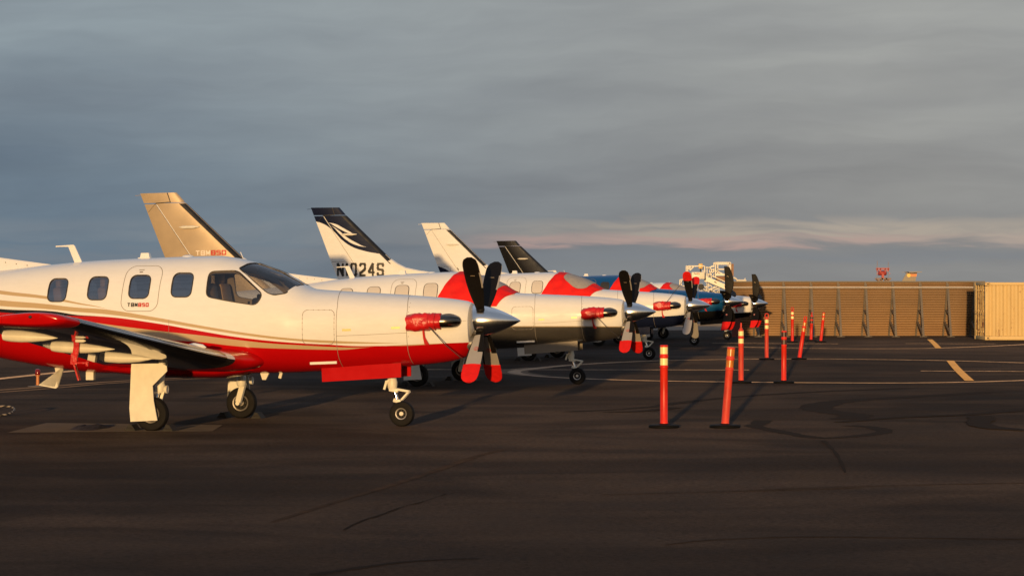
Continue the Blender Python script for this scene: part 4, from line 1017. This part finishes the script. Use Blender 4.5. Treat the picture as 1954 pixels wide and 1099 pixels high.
delineator(1463, 686.5, 1.10, 0, 10, 'reflect', 'dfaded', 'upright orange post with wide pale bands and a square loop handle')
delineator(1525, 686, 1.03, 8.6, 40, 'amber', 'dorange', 'strongly right-leaning orange post with amber bands and a loop handle')
delineator(1512, 653.5, 1.11, 0, 20, 'reflect', 'dorange', 'far upright orange post with pale bands in front of the ribbed fence')
delineator(1547.5, 650.8, .92, 2.0, 80, 'scuffed', 'dorange', 'far small orange post with dark scuffed bands in front of the ribbed fence')
delineator(1566, 653, 1.07, 6.2, None, 'amber', 'dorange', 'far right-leaning orange post with amber bands, rightmost of all posts')

# ------------------------------------------------------------------ blast fence
def fence_mat():
    m, g, b = new_mat('rusty_ribbed_steel'); oc = g.n('ShaderNodeTexCoord').outputs['Object']
    a = g.noise(g.vm('MULTIPLY', oc, (.25, 1, 1.2)), 2.0, 6, .65); k = g.noise(g.vm('MULTIPLY', oc, (.4, 1, .6)), 1.5, 3, .5)
    c = g.mix(g.rng(a, .35, .7), (.38, .235, .12), (.30, .19, .105)); c = g.mix(g.rng(k, .5, .8, 0, .35), c, (.25, .135, .065)); c = g.mix(g.rng(g.sep(oc)[2], .4, 1.5, 0, .5), c, (.19, .13, .08))
    g.put(b.inputs['Base Color'], c); b.inputs['Roughness'].default_value = .6; b.inputs['Metallic'].default_value = .15; return m
M['fence'] = fence_mat()
M['post'] = paint('weathered_post_steel', (.15, .125, .10), .6, var=.2, nscale=3)
M['rail'] = paint('galvanised_rail', (.55, .50, .45), .5, var=.1)
M['redpost'] = paint('rusty_red_steel', (.16, .035, .025), .7, var=.2)
FD = F * H / (642 - YH); FTOP = H + (YH - 538.5) / F * FD
xl = (1399 - 977) / F * FD; xr = (1880 - 977) / F * FD
root = empty('blast_fence', 'long rust brown ribbed steel blast fence with slanted posts across the background', 'fence', None, Matrix.Translation((0, FD, 0)))
nr = 22; ys = []; pr = []
for k in range(nr * 8 + 1):
    u = k / (nr * 8); z = FTOP * (1 - u) + .02 * u; off = 1.25 * (u ** 1.7) if u < .8 else 1.25 * (.8 ** 1.7 + 1.7 * .8 ** .7 * (u - .8) - 2.3 * (u - .8) ** 2)
    a = 2 * math.pi * nr * u; rib = max(-.45, math.cos(a)) * .036
    pr.append((off * .95 + .1 - rib, z))
cols = [xl + (xr - xl) * i / 9 for i in range(10)]
mb = MB(); vs = []; n = len(pr)
for i, x in enumerate(cols):
    for y, z in pr: vs.append((x, y, z))
mb.add(vs, [(i * n + j, i * n + j + 1, (i + 1) * n + j + 1, (i + 1) * n + j) for i in range(len(cols) - 1) for j in range(n - 1)])
sh = mb.build('ribbed_sheet', 'fence', root, 80)
md = sh.modifiers.new('thickness', 'SOLIDIFY'); md.thickness = .02; md.offset = 1
MB().beam((xl, .05, FTOP + .02), (xr, .05, FTOP + .02), .10, .05).build('cap_strip', 'post', root)
zr = H + (YH - 548.5) / F * FD
mb = MB(); mb.tube([(xl, -.12, zr), (xr - .5, -.12, zr)], .028, 8); mb.build('rail', 'rail', root)
for px in [1496 + 52.1 * k for k in range(-1, 8)]:
    x = (px - 977) / F * FD
    if x > xr: continue
    mb = MB(); mb.beam((x, .03, FTOP - .05), (x + .02, -.72, 0), .085, .02); mb.beam((x, .09, FTOP - .05), (x + .02, -.62, .0), .02, .10); mb.box((x, -.66, .01), (.3, .35, .02))
    mb.build('fence_post', 'post', root)
    mb = MB(); P = [(y - .06, z) for y, z in pr[::8]]
    for (y0, z0), (y1, z1) in zip(P, P[1:]): mb.beam((x - .03, y0, z0), (x - .03, y1, z1), .07, .05)
    mb.beam((x - .03, .30, FTOP * .48), (x, -.34, FTOP * .42), .06, .06); mb.beam((x - .03, .72, FTOP * .27), (x, -.60, .15), .07, .07)
    mb.build('fence_brace', 'post', root)
mb = MB(); x = (1403 - 977) / F * FD; mb.box((x, -.3, .62), (.32, .2, 1.24)); mb.box((x, -.3, 1.26), (.40, .26, .05))
mb.build('end_post', 'redpost', root)

# ------------------------------------------------------------------ shipping container
def cont_mat(name, rust):
    m, g, b = new_mat(name); oc = g.n('ShaderNodeTexCoord').outputs['Object']
    a = g.noise(g.vm('MULTIPLY', oc, (1.5, 1.5, .5)), 2.2, 7, .7); sp = g.noise(oc, 9.0, 4, .6)
    c = g.mix(g.rng(a, .35, .7), (.66, .47, .20), (.60, .42, .175)); c = g.mix(g.rng(g.m('MULTIPLY', a, sp), .30 - rust, .42 - rust, 0, 1, True), c, (.20, .075, .03))
    g.put(b.inputs['Base Color'], c); b.inputs['Roughness'].default_value = .55; return m
M['cont'] = cont_mat('cream_container_paint', -.025); M['contrust'] = cont_mat('rusty_container_paint', .045)
CD = F * H / (649 - YH); cx = (1880 - 977) / F * CD; ch = H + (YH - 538.5) / F * CD; cl = 6.06; cw = 2.44
root = empty('shipping_container', 'cream yellow shipping container with rusty ribbed end beside the fence', 'container', None, Matrix.Translation((cx, CD, 0)))
mb = MB(); P = []; x = .16; dp = .036
while x < cl - .16:
    P += [(x, dp), (x + .07, dp), (x + .138, 0), (x + .208, 0)]; x += .276
rows = [[(a, b + .025, .16) for a, b in P], [(a, b + .025, ch - .12) for a, b in P]]
n = len(P); mb.add(rows[0] + rows[1], [(j, j + 1, n + j + 1, n + j) for j in range(n - 1)])
mb.add([(v[0], cw - v[1], v[2]) for v in rows[0] + rows[1]], [(j, n + j, n + j + 1, j + 1) for j in range(n - 1)])
mb.build('corrugated_side', 'cont', root, 20)
mb = MB()
for yy in (.06, cw - .06):
    for xx in (.08, cl - .08): mb.box((xx, yy, ch / 2), (.16, .12, ch - .3), 0, None, .012)
    mb.box((cl / 2, yy, .08), (cl - .34, .11, .15), 0, None, .01); mb.box((cl / 2, yy, ch - .06), (cl - .34, .11, .11), 0, None, .01)
for xx in (.08, cl - .08):
    mb.box((xx, cw / 2, .08), (.14, cw - .26, .15), 0, None, .01); mb.box((xx, cw / 2, ch - .06), (.14, cw - .26, .11), 0, None, .01)
mb.build('frame', 'cont', root)
mb = MB()
for yy in (.06, cw - .06):
    for xx in (.08, cl - .08):
        for zz in (.075, ch - .07): mb.box((xx, yy, zz), (.18, .14, .14), 0, None, .01)
mb.build('corner_casting', 'contrust', root)
mb = MB()
for yy in (.06,):
    for zz in (.075, ch - .07): mb.box((.10, -.013, zz), (.05, .006, .06))
mb.build('casting_slot', 'gap', root)
MB().box((cl / 2, cw / 2, ch - .03), (cl - .1, cw - .1, .04)).build('roof', 'cont', root)
mb = MB()
for k in range(11):
    y = .2 + k * .2; mb.box((.05 if k % 2 else .08, y + .02, ch / 2), (.03, .2 - .002, ch - .32))
for k in range(10): mb.box((.055, .3 + .2 * k, ch / 2), (.05, .012, ch - .32))
mb.build('end_wall', 'contrust', root)
mb = MB()
for yy in (.5, .95, 1.5, 1.95):
    mb.tube([(.0, yy, .14), (.0, yy, ch - .12)], .022, 8)
    for zz in (.3, ch / 2, ch - .3): mb.box((.005, yy, zz), (.05, .12, .05))
    mb.box((-.02, yy + .12, ch * .45), (.03, .28, .03))
mb.build('lock_rod', 'contrust', root)
mb = MB()
for zz in (.25, .8, 1.35, ch - .3): mb.box((.03, -.006, zz), (.07, .02, .07))
mb.build('hinge', 'contrust', root)

# ------------------------------------------------------------------ white boarding stair truck
SD = 150.0
M['truckwhite'] = paint('stair_white_paint', (.78, .72, .60), .4, var=.06)
M['truckyellow'] = paint('lamp_housing_yellow', (.70, .46, .16), .4)
M['truckbrown'] = paint('brown_panel', (.20, .075, .03), .5); M['purpleink'] = paint('purple_lettering', (.10, .03, .08), .5); M['orangeink'] = paint('orange_lettering', (.60, .12, .03), .5)
sx0 = (1300 - 977) / F * SD; k_ = SD / F
root = empty('stair_truck', 'white open lattice boarding stair truck rising behind the blue aircraft', 'stair truck', None, Matrix.Translation((sx0, SD, 0)))
def sp3(a, b, y=0.0): return Vector((a / 12.214 * k_, y, H + (YH - (490 + b / 12.214)) * k_))
def bars(name, segs, w, mat='truckwhite', ys=(0.0, 1.3)):
    for y in ys:
        mb = MB()
        for a, b in segs: mb.beam(sp3(*a, y), sp3(*b, y), w * .8)
        mb.build(name, mat, root)
bars('cab_rail', [((150, 210), (150, 560)), ((150, 215), (545, 215)), ((545, 215), (545, 360)), ((150, 300), (235, 215)), ((200, 320), (300, 220)), ((0, 530), (150, 530)), ((0, 680), (150, 680)), ((0, 530), (0, 690))], .055)
mb = MB(); p0 = sp3(240, 355); p1 = sp3(545, 520); mb.box(((p0.x + p1.x) / 2, .6, (p0.z + p1.z) / 2), (p1.x - p0.x, 1.3, p0.z - p1.z), 0, None, .03); cab = mb.build('cab_panel', 'truckwhite', root)
vs, fs = text_mesh('Fed', .13, .003); mb = MB(); q = sp3(290, 415); mb.add([(q.x + x, -.056, q.z + y) for x, y in vs], fs, 0); L = max(v[0] for v in vs)
vs, fs = text_mesh('Ex', .13, .003); mb.add([(q.x + L + .01 + x, -.056, q.z + y) for x, y in vs], fs, 1); mb.build('lettering', ['purpleink', 'orangeink'], cab)
mb = MB(); q = sp3(455, 218); mb.box((q.x, .2, q.z), (.22, .2, .27), 0, None, .02); lm = mb.build('lamp_housing', 'truckyellow', root)
mb = MB(); mb.tube([sp3(455, 262, .2), sp3(450, 370, .2)], .03, 8); mb.build('lamp_pole', 'panel', lm)
for y in (1.32, -.02): st = MB().prism([(sp3(575, 450).x, sp3(575, 450).z), (sp3(1180, 700).x, sp3(1180, 712).z), (sp3(1180, 820).x, sp3(1180, 826).z), (sp3(575, 570).x, sp3(575, 570).z)], y - .03, y + .03).build('stair_stringer', 'truckwhite', root)
mb = MB()
for k in range(10): q = sp3(600 + 58 * k, 500 + 24 * k); mb.box((q.x, .65, q.z), (.2, 1.24, .03))
mb.build('stair_tread', 'post', st)
mb = MB()
for a, b in (((770, 580), (820, 606)), ((1005, 686), (1025, 692))): mb.beam(sp3(*a, -.054), sp3(*b, -.054), .012, .05)
mb.build('stringer_slot', 'gap', st)
bars('handrail', [((585, 235), (1030, 430)), ((585, 390), (1030, 585)), ((600, 280), (600, 460)), ((700, 290), (700, 500)), ((620, 450), (790, 300)), ((640, 270), (770, 205))], .05)
bars('upper_platform_frame', [((800, 135), (1150, 135)), ((800, 170), (1150, 170)), ((800, 135), (800, 480)), ((1120, 135), (1120, 440)), ((1150, 135), (1150, 440)), ((840, 290), (1120, 290)), ((830, 330), (1000, 420)), ((850, 180), (850, 400))], .06)
mb = MB(); p0 = sp3(800, 395); p1 = sp3(1150, 440); mb.box(((p0.x + p1.x) / 2, .6, (p0.z + p1.z) / 2), (p1.x - p0.x, 1.4, p0.z - p1.z)); mb.build('platform_deck', 'truckwhite', root)
mb = MB(); p0 = sp3(840, 455); p1 = sp3(1040, 560); mb.box(((p0.x + p1.x) / 2, .9, (p0.z + p1.z) / 2), (p1.x - p0.x, .5, p0.z - p1.z)); mb.build('machinery_box', 'truckbrown', root)
mb = MB(); p0 = sp3(1165, 165); p1 = sp3(1215, 450); mb.box(((p0.x + p1.x) / 2, .3, (p0.z + p1.z) / 2), (p1.x - p0.x, 1.0, p0.z - p1.z)); mb.build('bumper_canopy', 'truckbrown', root)
bars('scissor_brace', [((490, 740), (800, 900)), ((530, 690), (860, 860)), ((600, 800), (830, 690)), ((720, 800), (880, 720)), ((480, 620), (480, 900)), ((880, 720), (880, 900)), ((560, 800), (660, 640)), ((620, 620), (720, 700)), ((500, 860), (900, 860))], .045)
mb = MB(); q = sp3(460, 700); mb.lathe([(-.04, .14), (0, .16), (.04, .14)], (q.x, -.1, q.z), 'Y', 20); mb.build('hose_reel', 'gap', root)
mb = MB(); mb.tube([sp3(1215, 480), sp3(1290, 520), sp3(1300, 550), sp3(1515, 555)], .045, 8); mb.tube([sp3(1300, 548, .5), sp3(1515, 548, .5)], .05, 8); mb.beam(sp3(1485, 545), sp3(1485, 495), .03); mb.build('front_boom', 'truckwhite', root)
mb = MB(); lo = sp3(0, 900); mb.box((1.9, .65, .75), (4.6, 1.9, .55), 0, None, .05); mb.box((.0, .65, 1.35), (1.2, 1.8, .75), 0, None, .08); ch_ = mb.build('chassis', 'truckwhite', root)
mb = MB()
for xx in (.1, 3.4):
    for yy in (-.25, 1.55): mb.lathe([(-.12, .30), (-.13, .40), (-.08, .45), (.08, .45), (.13, .40), (.12, .30)], (xx, yy, .45), 'Y', 28)
mb.build('tyre', 'tyre', ch_)

# ------------------------------------------------------------------ radar tower and distant airliner tail beyond the fence
RD = 420.0; k_ = RD / F
M['radarred'] = paint('hazed_radar_red', (.40, .055, .05), .5, var=.15, nscale=1); M['radargrey'] = paint('tower_steel', (.22, .15, .13), .6)  # radar red is muted, distance haze put into its colour
def rp(px, py, y=0.0): return Vector(((px - 977) * k_, RD + y, H + (YH - py) * k_))
root = empty('radar_tower', 'distant red airport radar antenna on a steel platform above the fence', 'radar tower', None, Matrix.Translation(rp(1685, YH + H / k_)))
inv = root.matrix_world.inverted()
def rb(mb, segs, w, ys=(0,)):
    for y in ys:
        for a, b in segs: mb.beam(inv @ rp(*a, y), inv @ rp(*b, y), w)
    return mb
rb(MB(), [((1673, 540), (1673, 566)), ((1697, 540), (1697, 566)), ((1673, 532), (1697, 566)), ((1697, 532), (1673, 566))] + [((1673, 560), (1673, YH + H / k_)), ((1697, 560), (1697, YH + H / k_))], .18, (-.9, .9)).build('tower_frame', 'radargrey', root)
rb(MB(), [((1671, 532), (1699, 532)), ((1682, 530), (1682, 537)), ((1690, 530), (1690, 537))], .22, (-.9, .9)).build('platform', 'radargrey', root)
rb(MB(), [((1674, 498), (1674, 530)), ((1695, 500), (1695, 530))], .06).build('lightning_rod', 'radargrey', root)
mb = MB(); c0 = inv @ rp(1684.5, 521); vs = []; nu, nv = 10, 8
for i in range(nu + 1):
    for j in range(nv + 1):
        u, w_ = i / nu * 2 - 1, j / nv * 2 - 1; vs.append(c0 + Vector((u * .66 * (1 - .12 * w_ * w_), .35 * (u * u + w_ * w_), -w_ * .36 + .0)))
mb.add(vs, [(i * (nv + 1) + j, i * (nv + 1) + j + 1, (i + 1) * (nv + 1) + j + 1, (i + 1) * (nv + 1) + j) for i in range(nu) for j in range(nv)])
an = mb.build('radar_dish', 'radarred', root); md = an.modifiers.new('t', 'SOLIDIFY'); md.thickness = .08
rb(MB(), [((1672, 514), (1697, 514)), ((1672, 512), (1697, 512)), ((1674, 512), (1674, 518)), ((1680, 512), (1680, 520)), ((1689, 512), (1689, 520)), ((1695, 512), (1695, 518))], .12, (-.2, .3)).build('array_bar', 'radarred', root)
rb(MB(), [((1684.5, 523), (1684.5, 531))], .36).build('pedestal', 'radarred', root)
mb = MB()
for a in ((1673, 522), (1678, 517), (1692, 517), (1697, 522)): mb.lathe([(-.08, .03), (-.04, .09), (.04, .09), (.08, .03)], inv @ rp(*a, -.5), 'Z', 10)
M['obst'] = paint('obstruction_lamp', (.75, .25, .2), .3); mb.build('obstruction_light', 'obst', root)
TD = 700.0; k_ = TD / F
def tp3(px, py): return ((px - 977) * k_, H + (YH - py) * k_)
M['tailgrey'] = paint('airliner_grey', (.20, .17, .145), .4); M['tailorange'] = paint('orange_band', (.75, .20, .03), .35); M['tailyel'] = paint('yellow_disc', (.85, .55, .10), .35)
root = empty('airliner_tail', 'distant grey airliner T-tail with orange and yellow band above the fence', 'airliner', None, Matrix.Translation((tp3(1735, 0)[0], TD, 0)))
ox = tp3(1735, 0)[0]
def tq(px, py): a, b = tp3(px, py); return (a - ox, b)
mb = MB(); poly = [tq(1716, 545), tq(1730, 520), tq(1750, 520), tq(1745, 545), tq(1745, 600), tq(1690, 600)]; mb.prism(poly, -.2, .2); mb.build('tail_fin', 'tailgrey', root)
mb = MB(); mb.prism([tq(1730, 518.6), tq(1755, 518.4), tq(1755, 519.6), tq(1736, 521), tq(1731, 520.4)], -3.6, 3.6); mb.prism([tq(1715, 519.5), tq(1731, 519), tq(1731, 519.8)], -.05, .05); mb.build('tailplane', 'tailgrey', root)
mb = MB(); mb.prism([tq(1731, 523), tq(1749.5, 523), tq(1748.5, 527.5), tq(1731, 527.5)], -.24, .24); mb.build('orange_band', 'tailorange', root)
mb = MB(); a, b = tq(1734, 525.5); mb.lathe([(-.27, .45), (.27, .45)], (a, 0, b), 'Y', 20); mb.build('yellow_disc', 'tailyel', root)
mb = MB(); rings = []
for x, r_ in ((-13, .2), (-11, 1.0), (-6, 1.4), (2, 1.4), (4, 1.0), (7, .3)): rings.append([(x * 1.6 - 2.0, math.cos(a) * r_, 2.2 + math.sin(a) * r_) for a in (2 * math.pi * j / 24 for j in range(24))])
mb.loft(rings); mb.build('fuselage', 'tailgrey', root)
